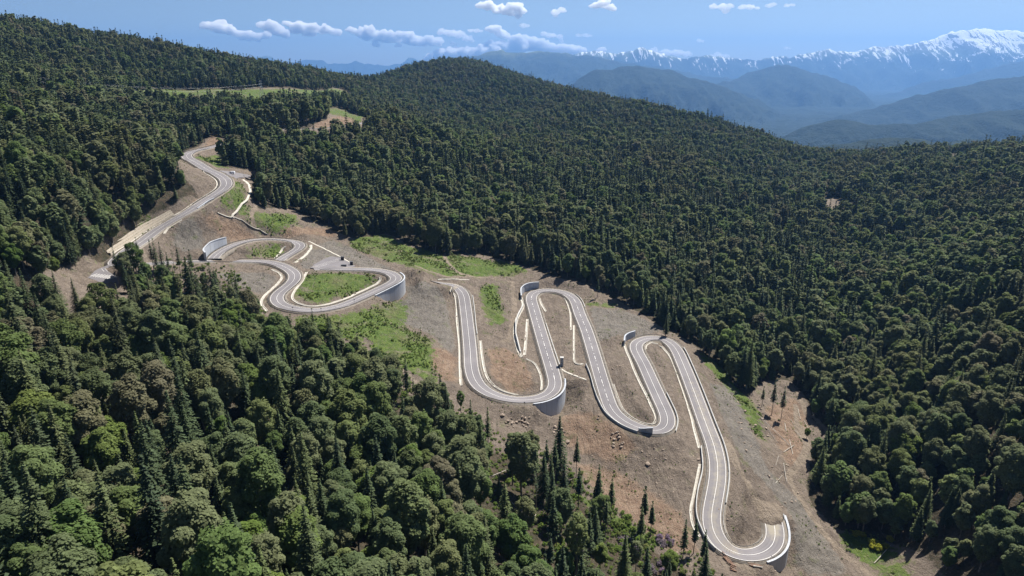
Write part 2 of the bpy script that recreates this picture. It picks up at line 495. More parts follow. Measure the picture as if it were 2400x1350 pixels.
# terraform along the roads
zr = ZZ.ravel()
xn, yn = xf[ni], yf[ni]
ROADD = np.full(len(xf), 1e3)
wsum = np.zeros(len(ni)); zsum = np.zeros(len(ni)); wmax = np.zeros(len(ni))
for k, (P, w) in RW.items():
    d, j, s = side_dist(P, xn, yn)
    w1 = 1 - smooth(w / 2 + 3.2, w / 2 + 12, d)
    ww = w1 ** 2 + 1e-9
    wsum += ww * (w1 > 0); zsum += ww * (w1 > 0) * (P[j, 2] - .45); wmax = np.maximum(wmax, w1)
    ROADD[ni] = np.minimum(ROADD[ni], d - w / 2)
zt = np.where(wsum > 0, zsum / np.maximum(wsum, 1e-12), 0)
zr[ni] = zr[ni] * (1 - wmax) + zt * wmax
# walls
WALLW = []
def edge_z(P3):
    """height of the nearest road at each point"""
    best = None
    for k, (P, w) in RW.items():
        d, j, s = side_dist(P, P3[:, 0], P3[:, 1])
        if best is None: best = [d, P[j, 2]]
        else:
            b = d < best[0]; best[1] = np.where(b, P[j, 2], best[1]); best[0] = np.minimum(d, best[0])
    return best[1], best[0]
for road, sgn, off, px, hs, kind, lab in WALLS:
    P, w = RW[road]
    E = resample(hit(catmull(px, 8)), 1.0)
    d, j, s = side_dist(P, E[:, 0], E[:, 1])
    side = np.sign(np.median(s))
    N = normals2(P)
    jj = np.arange(j.min(), j.max() + 1)
    off = w / 2 + 1.9
    L = np.stack([P[jj, 0] + N[jj, 0] * side * off, P[jj, 1] + N[jj, 1] * side * off, P[jj, 2]], 1)
    L = blur(resample(L, 1.2), 3)
    if (j[-1] < j[0]): L = L[::-1]; 
    Hh = np.interp(np.linspace(0, 1, len(L)), np.linspace(0, 1, len(hs)), hs)
    NL = normals2(L)
    out = np.sign(np.median(((L[:, :2] - P[np.clip(side_dist(P, L[:, 0], L[:, 1])[1], 0, len(P) - 1), :2]) * NL).sum(1)))
    WALLW.append((L, Hh, out, lab))
    d, i2, s2 = side_dist(L, xn, yn)
    so = s2 * out
    tip = (i2 > 1) & (i2 < len(L) - 2)
    sel = (so > -1.9) & (d < 16) & tip
    tgt = L[i2, 2] - Hh[i2] * (1 - smooth(3, 16, d)) - np.clip(so, 0, 40) * .12
    oth = np.full(len(xn), 1e3)
    for k2, (P2, w2) in RW.items():
        keep = np.ones(len(P2), bool)
        if k2 == road: keep[max(0, j.min() - 22):j.max() + 22] = False
        if keep.any(): oth = np.minimum(oth, side_dist(P2[keep], xn, yn)[0])
    wt = smooth(7, 15, oth)
    zz = zr[ni]
    zz[sel] = (np.minimum(zz, tgt) * wt + zz * (1 - wt))[sel]
    zr[ni] = zz
CUTS = [  # walls that hold back higher ground: photo line of the foot, heights, label
 ([(484,612),(486,600),(497,589),(518,578),(546,570)], (6.5, 7.5, 8, 7, 6), "curved pale retaining wall behind the left bend of the clover loops"),
 ([(1222,698),(1221,686),(1232,677),(1248,673),(1263,672)], (3, 5.5, 6, 6, 5.5), "pale retaining wall behind the top bend of the centre switchback"),
 ([(1463,806),(1464,797),(1472,791),(1488,784)], (3.5, 4.6, 4.6, 4), "short pale retaining wall behind the top bend of the right switchback"),
]
CUTW = []
for px, hs, lab in CUTS:
    L = blur(resample(hit(catmull(px, 8)), 1.0), 3)
    ez, ed = edge_z(L); L[:, 2] = ez - .3
    L[:, 2] = blur(L, 30)[:, 2]
    # keep clear of the carriageway
    Hh = np.interp(np.linspace(0, 1, len(L)), np.linspace(0, 1, len(hs)), hs)
    NL = normals2(L)
    bs = None
    for k2, (P2, w2) in RW.items():
        d2, j2, s2_ = side_dist(P2, L[:, 0], L[:, 1])
        if bs is None or d2.mean() < bs[0]: bs = (d2.mean(), P2[j2], k2, w2, d2, j2)
    vec = L[:, :2] - bs[1][:, :2]
    need = bs[3] / 2 + 2.0
    nv = np.maximum(np.hypot(vec[:, 0], vec[:, 1]), .1)
    L[:, :2] = bs[1][:, :2] + vec / nv[:, None] * np.maximum(nv, need)[:, None]
    L[:, :2] = blur(L, 6)[:, :2]
    NL = normals2(L); out = np.sign(np.median((vec * NL).sum(1)))
    CUTW.append((L, Hh, out, lab))
    d, i2, s2 = side_dist(L, xn, yn); so = s2 * out
    sel = (so > 1.7) & (d < 26) & (i2 > 0) & (i2 < len(L) - 1)
    tgt = L[i2, 2] + Hh[i2] * (1 - smooth(6, 26, d)) - .5
    w8 = smooth(3, 9, np.where(ROADD[ni] < 900, ROADD[ni], 99))
    zz = zr[ni]; zz[sel] = (np.maximum(zz, tgt) * w8 + zz * (1 - w8))[sel]
    zr[ni] = zz
LOTS = [[(203,650),(240,626),(262,614),(300,616),(300,640),(288,664),(240,664)], [(727,628),(737,619),(777,601),(797,604),(815,613),(833,624),(815,629),(770,630)], [(505,400),(540,402),(592,407),(600,420),(562,421),(545,427),(532,424),(520,408)]]
LOTW = []
for lp in LOTS:
    W = hit(dens(lp, 6, True)); A = np.c_[W[:, :2], np.ones(len(W))]
    co = np.linalg.lstsq(A, base_z(W[:, 0], W[:, 1]), rcond=None)[0]
    if len(LOTW) == 1:
        q_ = RW["clover"][0]; dd = side_dist(q_, W[:, 0], W[:, 1]); m_ = dd[0] < 14
        co[2] += np.median(q_[dd[1][m_], 2] - (A[m_] @ co)) if m_.any() else 0
    LOTW.append((W[:, :2], co))
    c_ = W[:, :2].mean(0); big = c_ + (W[:, :2] - c_) * 1.12
    m_ = inpoly(big, xn, yn).astype(float)
    zz = zr[ni]; keep = (ROADD[ni] > 3.5) * m_
    zz = np.where(keep > 0, np.c_[xn, yn, np.ones(len(xn))] @ co - .1, zz); zr[ni] = zz
# earth tipped over the unfinished end of the road
Pe = RW["switch"][0]; te = Pe[-1, :2] - Pe[-6, :2]; te /= np.hypot(*te)
ux, uy = xn - Pe[-1, 0], yn - Pe[-1, 1]; al = ux * te[0] + uy * te[1]; ac = np.abs(-ux * te[1] + uy * te[0])
mw = smooth(-7.5, -1, al + 3.0 * (fbm(xn, yn, 5, 2) - .5)) * (1 - smooth(6, 16, al)) * (1 - smooth(4.2, 7.5, ac))
zz = zr[ni]; zr[ni] = zz * (1 - mw) + (Pe[-1, 2] + .35 + .5 * fbm(xn, yn, 3, 2)) * mw
M_track.ravel()[ni] = np.maximum(M_track.ravel()[ni], mw)
ZZ = zr.reshape(XX.shape)

def ground_z(x, y):
    """height of the finished ground (bilinear on the grid)"""
    x, y = np.atleast_1d(np.asarray(x, float)), np.atleast_1d(np.asarray(y, float))
    i = np.clip(np.searchsorted(GX, x) - 1, 0, len(GX) - 2); j = np.clip(np.searchsorted(GY, y) - 1, 0, len(GY) - 2)
    fx = np.clip((x - GX[i]) / (GX[i + 1] - GX[i]), 0, 1); fy = np.clip((y - GY[j]) / (GY[j + 1] - GY[j]), 0, 1)
    return (ZZ[j, i] * (1 - fx) + ZZ[j, i + 1] * fx) * (1 - fy) + (ZZ[j + 1, i] * (1 - fx) + ZZ[j + 1, i + 1] * fx) * fy
def grid_v(M, x, y):
    i = np.clip(np.searchsorted(GX, x) - 1, 0, len(GX) - 2); j = np.clip(np.searchsorted(GY, y) - 1, 0, len(GY) - 2)
    return M[j, i]
def hit_ground(px, steps=700, t0=120.0, t1=2600.0):
    """first meeting of photo rays with the finished ground"""
    r = rays(px) / F
    D = t0 * (t1 / t0) ** (np.arange(steps) / (steps - 1))
    P = r[:, None, :] * D[None, :, None]
    g = P[..., 2] - ground_z(P[..., 0].ravel(), P[..., 1].ravel()).reshape(P.shape[:2])
    b = g < 0
    k = np.where(b.any(1), b.argmax(1), steps - 1)
    Q = r * D[k][:, None]
    Q[:, 2] = ground_z(Q[:, 0], Q[:, 1])
    return Q
def on_ground(P, dz=0.0):
    Q = P.copy(); Q[:, 2] = ground_z(P[:, 0], P[:, 1]) + dz
    return Q

# ------------------------------------------------------------------ ground mesh
def ground_material():
    m, nt, b = new_mat("ground_soil")
    p = pos_n(nt)
    nA = noise_n(nt, .035, p, 6, .6); nB = noise_n(nt, .25, p, 5, .65); nC = noise_n(nt, 1.6, p, 4, .7)
    soil = mixc(nt, ramp_n(nt, nA, .35, .65), (.145, .116, .093), (.190, .152, .120))
    soil = mixc(nt, ramp_n(nt, nB, .45, .75), soil, (.240, .196, .155))
    org = mixc(nt, ramp_n(nt, nB, .35, .65), (.205, .128, .084), (.275, .190, .130))
    gry = mixc(nt, ramp_n(nt, nB, .3, .7), (.150, .134, .116), (.196, .176, .152))
    grs = mixc(nt, ramp_n(nt, nB, .3, .72), (.060, .108, .018), (.118, .160, .034))
    grs = mixc(nt, ramp_n(nt, nA, .5, .7), grs, (.135, .135, .062))
    frs = mixc(nt, ramp_n(nt, nB, .35, .7), (.040, .040, .022), (.095, .070, .048))
    trk = mixc(nt, ramp_n(nt, nB, .3, .7), (.205, .165, .125), (.265, .215, .165))
    def edge(name, lo=.32, hi=.68, amp=.9, n=nB):
        v = math_n(nt, 'ADD', attr_n(nt, name), math_n(nt, 'MULTIPLY', math_n(nt, 'SUBTRACT', n, .5), amp))
        return ramp_n(nt, v, lo, hi)
    c = mixc(nt, edge("grey", .35, .75, 1.2), soil, gry)
    c = mixc(nt, math_n(nt, 'MULTIPLY', edge("orange", .35, .9, 1.5), .75), c, org)
    c = mixc(nt, math_n(nt, 'MULTIPLY', edge("grass", .36, .66, 2.1), ramp_n(nt, noise_n(nt, .09, p, 5, .7), .30, .46)), c, grs)
    # thin scattered green over the open ground
    c = mixc(nt, math_n(nt, 'MULTIPLY', ramp_n(nt, nd_thin(nt, p), .56, .70), .6), c, (.105, .125, .045))
    c = mixc(nt, math_n(nt, 'SUBTRACT', 1.0, edge("clear", .35, .65, .8)), c, frs)
    c = mixc(nt, edge("track", .3, .7, .6), c, trk)
    mp = nd(nt, "ShaderNodeMapping"); mp.inputs["Scale"].default_value = (.9, .16, .3); mp.inputs["Rotation"].default_value = (0, 0, .75); nt.links.new(p, mp.inputs["Vector"])
    nR = noise_n(nt, .55, mp.outputs[0], 6, .72, .6)
    c = mixc(nt, math_n(nt, 'MULTIPLY', ramp_n(nt, nR, .52, .66), .55), c, mixc(nt, .5, c, (.04, .032, .026)))
    c = mixc(nt, math_n(nt, 'MULTIPLY', ramp_n(nt, math_n(nt, 'SUBTRACT', 1.0, nR), .55, .70), .45), c, mixc(nt, .5, c, (.34, .29, .24)))
    nD = noise_n(nt, .9, p, 5, .8)
    c = mixc(nt, math_n(nt, 'MULTIPLY', ramp_n(nt, nD, .54, .64), .5), c, mixc(nt, .6, c, (.035, .030, .022)))
    c = mixc(nt, math_n(nt, 'MULTIPLY', ramp_n(nt, math_n(nt, 'SUBTRACT', 1.0, nD), .56, .66), .35), c, (.30, .255, .21))
    # stones and clods
    vo = nd(nt, "ShaderNodeTexVoronoi"); vo.inputs["Scale"].default_value = .55; nt.links.new(p, vo.inputs["Vector"])
    st = math_n(nt, 'SUBTRACT', 1.0, ramp_n(nt, vo.outputs[0], .10, .24))
    gate = math_n(nt, 'MULTIPLY', st, ramp_n(nt, noise_n(nt, .06, p, 3), .48, .6))
    c = mixc(nt, math_n(nt, 'MULTIPLY', gate, .55), c, (.33, .27, .21))
    c = mixc(nt, math_n(nt, 'MULTIPLY', ramp_n(nt, nC, .35, .75), .35), c, mixc(nt, .5, c, (.07, .055, .045)))
    nt.links.new(c, b.inputs["Base Color"])
    h = math_n(nt, 'ADD', math_n(nt, 'MULTIPLY', nB, 1.2), math_n(nt, 'MULTIPLY', nC, .5))
    h = math_n(nt, 'ADD', h, math_n(nt, 'MULTIPLY', gate, .6))
    h = math_n(nt, 'ADD', h, math_n(nt, 'MULTIPLY', nR, 1.1))
    bump_n(nt, b, h, 1.0, 1.6)
    b.inputs["Specular IOR Level"].default_value = .12
    return m
def nd_thin(nt, p): return noise_n(nt, .11, p, 6, .7)
MAT_G = ground_material()
ny, nx = XX.shape
idx = np.arange(ny * nx).reshape(ny, nx)
quads = np.stack([idx[:-1, :-1], idx[:-1, 1:], idx[1:, 1:], idx[1:, :-1]], -1).reshape(-1, 4)
g_me = mesh_of("ground", np.stack([xf, yf, ZZ.ravel()], 1), quads, [MAT_G], smooth_sh=True,
    attrs={"clear": M_clear.ravel(), "grass": M_grass.ravel(), "orange": M_orange.ravel(), "grey": M_grey.ravel(), "track": M_track.ravel()})
ground = link("ground", g_me)
tag(ground, kind="structure")

# ------------------------------------------------------------------ roads
def ribbon(P, offs, dz=0.0):
    """strip with lateral offsets (list of (offset, dz)); returns V, F"""
    N = normals2(P)
    V = np.concatenate([np.stack([P[:, 0] + N[:, 0] * o, P[:, 1] + N[:, 1] * o, P[:, 2] + z + dz], 1) for o, z in offs])
    n = len(P); Fs = []
    for k in range(len(offs) - 1):
        a = np.arange(n - 1) + k * n; b = a + n
        Fs.append(np.stack([b, b + 1, a + 1, a], 1))
    return V, np.concatenate(Fs)
def asphalt():
    m, nt, b = new_mat("asphalt")
    p = pos_n(nt)
    c = mixc(nt, ramp_n(nt, noise_n(nt, .08, p, 5), .35, .65), (.135, .125, .130), (.172, .160, .164))
    c = mixc(nt, math_n(nt, 'MULTIPLY', ramp_n(nt, noise_n(nt, .7, p, 5, .7), .4, .75), .5), c, (.155, .143, .148))
    pt = nd(nt, "ShaderNodeTexVoronoi"); pt.inputs["Scale"].default_value = .045; nt.links.new(p, pt.inputs["Vector"])
    c = mixc(nt, math_n(nt, 'MULTIPLY', math_n(nt, 'GREATER_THAN', pt.outputs[1], .62), .35), c, (.135, .125, .13))
    c = mixc(nt, math_n(nt, 'MULTIPLY', attr_n(nt, "wear"), .45), c, (.215, .20, .203))
    c = mixc(nt, math_n(nt, 'MULTIPLY', attr_n(nt, "verge"), ramp_n(nt, noise_n(nt, .5, p, 4, .7), .35, .7)), c, (.21, .18, .145))
    d = math_n(nt, 'ADD', attr_n(nt, "dirt"), math_n(nt, 'MULTIPLY', math_n(nt, 'SUBTRACT', noise_n(nt, .35, p, 5, .7), .5), .9))
    c = mixc(nt, ramp_n(nt, d, .25, .85), c, (.275, .245, .195))
    nt.links.new(c, b.inputs["Base Color"])
    b.inputs["Roughness"].default_value = .8
    bump_n(nt, b, noise_n(nt, 4, p, 3), .2, .02)
    return m
MAT_ASPH = asphalt()
MAT_SHOULDER = simple_mat("shoulder_gravel", (.16, .138, .112), (.23, .20, .165), .5, bump=.1)
MAT_LINE = simple_mat("line_paint", (.62, .60, .57), (.80, .78, .75), 1.5, .7)
MAT_CONC = simple_mat("concrete_pale", (.36, .355, .335), (.48, .47, .45), .35, .85, bump=.02)
MAT_STONE = simple_mat("pale_stone_lining", (.36, .33, .28), (.52, .49, .43), .9, .9, bump=.15)
MAT_WALL = simple_mat("concrete_wall", (.36, .38, .42), (.45, .47, .50), .12, .85, bump=.02)
def lane_dirt(key, P):
    if key != "switch": return None
    n = len(P)
    x, y, _ = project(P)
    s = np.arange(n) / n
    d = np.where((s > .70), 1, 0) * smooth(1480, 1540, x) 
    d = np.where(s > .70, smooth(.70, .74, s) * (.30 + .22 * smooth(.78, .84, s)), 0) * (1 - smooth(.955, .965, s)) + 1.0 * smooth(.972, .995, s)
    return d
rV, rF, rA, mV, mF, rW, rE = [], [], [], [], [], [], []
nb = mb_ = 0
sV, sF, sb = [], [], 0
def add_line(P, off, w, dashed=None, dz=.03):
    global mb_
    V, Fq = ribbon(P, [(off - w / 2, dz), (off + w / 2, dz)])
    if dashed:
        n = len(P) - 1; k = np.arange(n) * STEP
        Fq = Fq[(k % dashed[0]) < dashed[1]]
    mV.append(V); mF.append(Fq + mb_); mb_ += len(V)
STEP = 1.0
for k, (P, w) in RW.items():
    P = resample(P, STEP); P[:, :2] = blur(P[:, :2], 4); P[:, 2:] = blur(P[:, 2:], 6)
    RW[k] = (P, w)
    offs = [(o, 0) for o in np.linspace(-w / 2, w / 2, 15)]
    V, Fq = ribbon(P, offs)
    d = lane_dirt(k, P)
    if d is None: A = np.zeros(len(V))
    else:
        lat = np.concatenate([np.full(len(P), o) for o, _ in offs])
        A = np.tile(d, 15) * np.exp(-((lat - 0.6) / 4.2) ** 2)
    lt_ = np.concatenate([np.full(len(P), abs(o)) for o, _ in offs])
    rW.append(np.exp(-((lt_ - 1.25) / .4) ** 2) + np.exp(-((lt_ - 2.9) / .4) ** 2)); rE.append(smooth(w / 2 - 1.3, w / 2, lt_))
    rV.append(V); rF.append(Fq + nb); rA.append(A); nb += len(V)
    V, Fq = ribbon(P, [(-w / 2 - 2.2, -2.6), (-w / 2 - 1.8, -.07), (w / 2 + 1.8, -.07), (w / 2 + 2.2, -2.6)])
    sV.append(V); sF.append(Fq + sb); sb += len(V)
    add_line(P, w / 2 - .5, .18); add_line(P, -w / 2 + .5, .18)
    # centre line: solid through bends, dashed on the straights
    T = np.gradient(P[:, :2], axis=0); a = np.unwrap(np.arctan2(T[:, 1], T[:, 0]))
    cur = np.abs(np.convolve(np.gradient(a), np.ones(25) / 25, 'same'))
    run = cur > .006
    if k == "switch":
        sx, sy, _ = project(P)
        run = ~(((sx > 1240) & (sx < 1300) & (sy < 905) & (sy > 690)) | ((sx > 1345) & (sx < 1430) & (sy > 700) & (sy < 960)))
    else: run[:] = True
    i = 0
    while i < len(P) - 1:
        j = i
        while j < len(P) - 1 and run[j] == run[i]: j += 1
        seg = P[i:j + 1]
        if len(seg) > 2:
            if run[i]: add_line(seg, 0, .18)
            else:
                add_line(seg, 0, .34, (14, 4)); add_line(seg, 0, .18, (14 / 3, 2))
        i = j if j > i else i + 1
road = link("road", mesh_of("road", np.concatenate(rV), np.concatenate(rF), [MAT_ASPH], attrs={"dirt": np.concatenate(rA), "wear": np.concatenate(rW), "verge": np.concatenate(rE)}))
tag(road, kind="structure")
sh = link("road_shoulder", mesh_of("road_shoulder", np.concatenate(sV), np.concatenate(sF), [MAT_SHOULDER])); tag(sh, kind="structure")
ml = link("road_markings", mesh_of("road_markings", np.concatenate(mV), np.concatenate(mF), [MAT_LINE])); tag(ml, kind="structure")
# ------------------------------------------------------------------ far mountains (their own ridges, at their own distances)
def ridge_pts(px, D):
    r = rays(px); t = D / r[:, 1]
    return t * r[:, 0], t * r[:, 2]
RIDGES = [  # photo skyline of each range, distance, fall of its flanks, ravine depth
 ([(300,130),(560,134),(604,134),(608,131),(640,131),(648,143),(665,152),(690,146),(712,141),(735,141),(752,139),(760,146),(800,149),(831,142),(850,148),(880,151),(915,154),(940,148),(952,139),(957,134),(966,136),(990,144),(1020,152),(1080,156),(1400,165)], 32500, .42, 320),
 ([(900,190),(990,160),(1050,146),(1090,137),(1130,128),(1160,121),(1176,117),(1190,123),(1230,124),(1260,122),(1320,123),(1370,129),(1430,140),(1500,152),(1600,168),(1750,190)], 19000, .36, 420),
 ([(1300,140),(1340,131),(1360,124),(1385,121),(1400,118),(1440,123),(1470,120),(1490,112),(1510,110),(1530,119),(1560,128),(1600,136),(1640,131),(1680,130),(1715,136),(1740,138),(1780,141),(1800,136),(1820,131),(1850,133),(1870,126),(1900,124),(1930,116),(1943,113),(1960,120),(1985,117),(2010,118),(2060,108),(2110,104),(2160,96),(2190,88),(2215,75),(2240,70),(2265,70),(2300,66),(2325,67),(2345,72),(2362,71),(2380,68),(2400,72),(2460,80),(2560,110),(2700,130)], 25000, .46, 720),
 ([(1330,200),(1380,172),(1400,163),(1430,163),(1450,158),(1495,151),(1530,158),(1580,168),(1620,182),(1660,194),(1800,240),(1900,290)], 11500, .34, 280),
 ([(1560,210),(1640,200),(1660,195),(1700,188),(1750,176),(1800,161),(1840,152),(1865,152),(1900,165),(1950,185),(2000,205),(2040,226),(2100,260)], 15000, .34, 360),
 ([(1990,235),(2040,226),(2080,218),(2150,203),(2200,190),(2260,177),(2320,163),(2380,148),(2430,140),(2600,120)], 18000, .36, 360),
 ([(1840,320),(1880,300),(1950,275),(2050,252),(2120,232),(2180,218),(2240,202),(2320,190),(2400,178),(2600,160)], 10000, .32, 240),
 ([(1790,345),(1840,318),(1880,303),(1950,286),(1975,280),(2000,282),(2040,292),(2080,289),(2130,288),(2200,280),(2260,272),(2330,262),(2400,256),(2600,240)], 6300, .28, 150),
 ([(1850,352),(1930,340),(1990,333),(2050,326),(2100,322),(2150,322),(2190,331),(2240,327),(2290,328),(2340,337),(2420,330),(2600,325)], 3900, .24, 60),
]
UU = np.linspace(-1.0, 1.05, 760)
YV = 2700 * (35500 / 2700) ** (np.arange(460) / 459)
MU, MY = np.meshgrid(UU, YV)
MX = MU * MY
MZ = np.full(MX.shape, -560.0) - smooth(3000, 7000, MY) * 240
for k, (px, D, sl, rv) in enumerate(RIDGES):
    rx, rz = ridge_pts(px, D)
    wob = (fbm(MX + 5000 * k, MX * 0, D * .06, 2) - .5) * D * .05
    dy = MY - D - wob
    amp = smooth(0, D * .10, np.abs(dy))
    # spurs and ravines run down from the crest
    lat = MX + (fbm(MX, MY, D * .05, 3) - .5) * D * .03
    rav = fbm(lat + 777 * k, MY * .35, D * .028, 5, True)
    Pz = np.interp(MX - dy * 0.10 * np.sin(MX / D * 9 + k), rx, rz, left=-900, right=rz[-1] if k in (2,5,6,7,8) else -900)
    h = Pz - np.abs(dy) * sl * np.where(dy > 0, 1.3, 1.0) + (rav - .66) * rv * (.10 + 1.5 * amp)
    MZ = np.maximum(MZ, h)
rough_m = (fbm(MX, MY, 420, 4, True) - .6) * 70 * smooth(4500, 12000, MY) * 1.4 + (fbm(MX, MY, 160, 3) - .5) * 26
MZ = MZ + rough_m
def mountain_mat():
    m, nt, b = new_mat("mountain_slopes")
    p = pos_n(nt)
    sep = nd(nt, "ShaderNodeSeparateXYZ"); nt.links.new(p, sep.inputs[0]); z = sep.outputs[2]
    nA = noise_n(nt, .0011, p, 8, .65); nB = noise_n(nt, .010, p, 6, .7); nT = noise_n(nt, .06, p, 4, .7)
    forest = mixc(nt, ramp_n(nt, nB, .35, .7), (.018, .032, .026), (.036, .050, .036))
    forest = mixc(nt, ramp_n(nt, nT, .35, .7), forest, (.022, .034, .026))
    meadow = mixc(nt, nB, (.10, .13, .06), (.17, .18, .10))
    zz = math_n(nt, 'ADD', z, math_n(nt, 'MULTIPLY', math_n(nt, 'SUBTRACT', nA, .5), 700))
    far = ramp_n(nt, nd_y(nt, p), 13500, 17500)
    c = mixc(nt, math_n(nt, 'MULTIPLY', ramp_n(nt, zz, 90, 380), far), forest, meadow)
    rock = mixc(nt, nB, (.13, .12, .115), (.24, .22, .21))
    c = mixc(nt, math_n(nt, 'MULTIPLY', ramp_n(nt, zz, 300, 560), ramp_n(nt, nd_y(nt, p), 21000, 22500)), c, rock)
    # snow lying in gullies: noise stretched down the fall line
    mp = nd(nt, "ShaderNodeMapping"); mp.inputs["Scale"].default_value = (1, .16, .16); mp.inputs["Rotation"].default_value = (0, .35, 0); nt.links.new(p, mp.inputs["Vector"])
    st = noise_n(nt, .0105, mp.outputs[0], 5, .62, .9)
    sep2 = nd(nt, "ShaderNodeSeparateXYZ"); g = nd(nt, "ShaderNodeNewGeometry"); nt.links.new(g.outputs["Normal"], sep2.inputs[0])
    s = math_n(nt, 'ADD', math_n(nt, 'MULTIPLY', zz, .00044), math_n(nt, 'MULTIPLY', st, 1.9))
    s = math_n(nt, 'ADD', s, math_n(nt, 'MULTIPLY', noise_n(nt, .0015, p, 5, .6), .55))
    s = math_n(nt, 'ADD', s, math_n(nt, 'MULTIPLY', sep2.outputs[2], .35))
    sn = math_n(nt, 'MULTIPLY', ramp_n(nt, s, 1.75, 1.80), ramp_n(nt, nd_y(nt, p), 21500, 22600))
    sn = math_n(nt, 'MULTIPLY', sn, math_n(nt, 'SUBTRACT', 1.0, ramp_n(nt, nd_y(nt, p), 29500, 30500)))
    c = mixc(nt, sn, c, (.92, .92, .93))
    nt.links.new(c, b.inputs["Base Color"])
    b.inputs["Specular IOR Level"].default_value = .05
    h = math_n(nt, 'ADD', math_n(nt, 'MULTIPLY', nT, 14), math_n(nt, 'MULTIPLY', nB, 70))
    bump_n(nt, b, h, .9, 1.0)
    return m
def nd_y(nt, p):
    s = nd(nt, "ShaderNodeSeparateXYZ"); nt.links.new(p, s.inputs[0]); return s.outputs[1]
ny2, nx2 = MX.shape
ix2 = np.arange(ny2 * nx2).reshape(ny2, nx2)
q2 = np.stack([ix2[:-1, :-1], ix2[:-1, 1:], ix2[1:, 1:], ix2[1:, :-1]], -1).reshape(-1, 4)
mt = link("mountains", mesh_of("mountains", np.stack([MX.ravel(), MY.ravel(), MZ.ravel()], 1), q2, [mountain_mat()], smooth_sh=True))
tag(mt, kind="structure")

# ------------------------------------------------------------------ haze over the whole scene, clouds beyond it
HB = MB(); ztop = float(MZ.max()) + 30
lo_z = min(float(MZ.min()), float(ZZ.min())) - 2
HB.box((0, 17600, (ztop + lo_z) / 2), (84000, 36600, ztop - lo_z))
hm = bpy.data.materials.new("haze_air"); hm.use_nodes = True
hn = hm.node_tree; hn.nodes.clear()
ho = hn.nodes.new("ShaderNodeOutputMaterial"); pv = hn.nodes.new("ShaderNodeVolumePrincipled")
pv.inputs["Color"].default_value = (.20, .42, .82, 1)
pv.inputs["Density"].default_value = 4.2e-5
pv.inputs["Anisotropy"].default_value = 0.35
hn.links.new(pv.outputs[0], ho.inputs["Volume"])
haze = HB.build("haze", hm)
tag(haze, kind="stuff")
# ------------------------------------------------------------------ clouds (beyond the haze, 36 km out)
def cloud_mat(d):
    m = bpy.data.materials.new("cloud_vapour"); m.use_nodes = True
    nt = m.node_tree; nt.nodes.clear()
    o = nt.nodes.new("ShaderNodeOutputMaterial"); v = nt.nodes.new("ShaderNodeVolumePrincipled")
    v.inputs["Color"].default_value = (1, 1, 1, 1); v.inputs["Density"].default_value = d; v.inputs["Anisotropy"].default_value = .25
    nt.links.new(v.outputs[0], o.inputs["Volume"])
    return m
MAT_CLOUD = [cloud_mat(.009), cloud_mat(.0045), cloud_mat(.0028)]
_b = bmesh.new(); bmesh.ops.create_icosphere(_b, subdivisions=4, radius=1)
ICO_V = np.array([v.co[:] for v in _b.verts]); ICO_F = np.array([[v.index for v in f.verts] for f in _b.faces]); _b.free()
def puff_noise(P, s):
    return (fbm(P[:, 0] + P[:, 1] * .7, P[:, 2] + P[:, 1] * .4, s, 4) + fbm(P[:, 0] - P[:, 2] * .6 + 900, P[:, 1] + 300, s, 3)) - 1
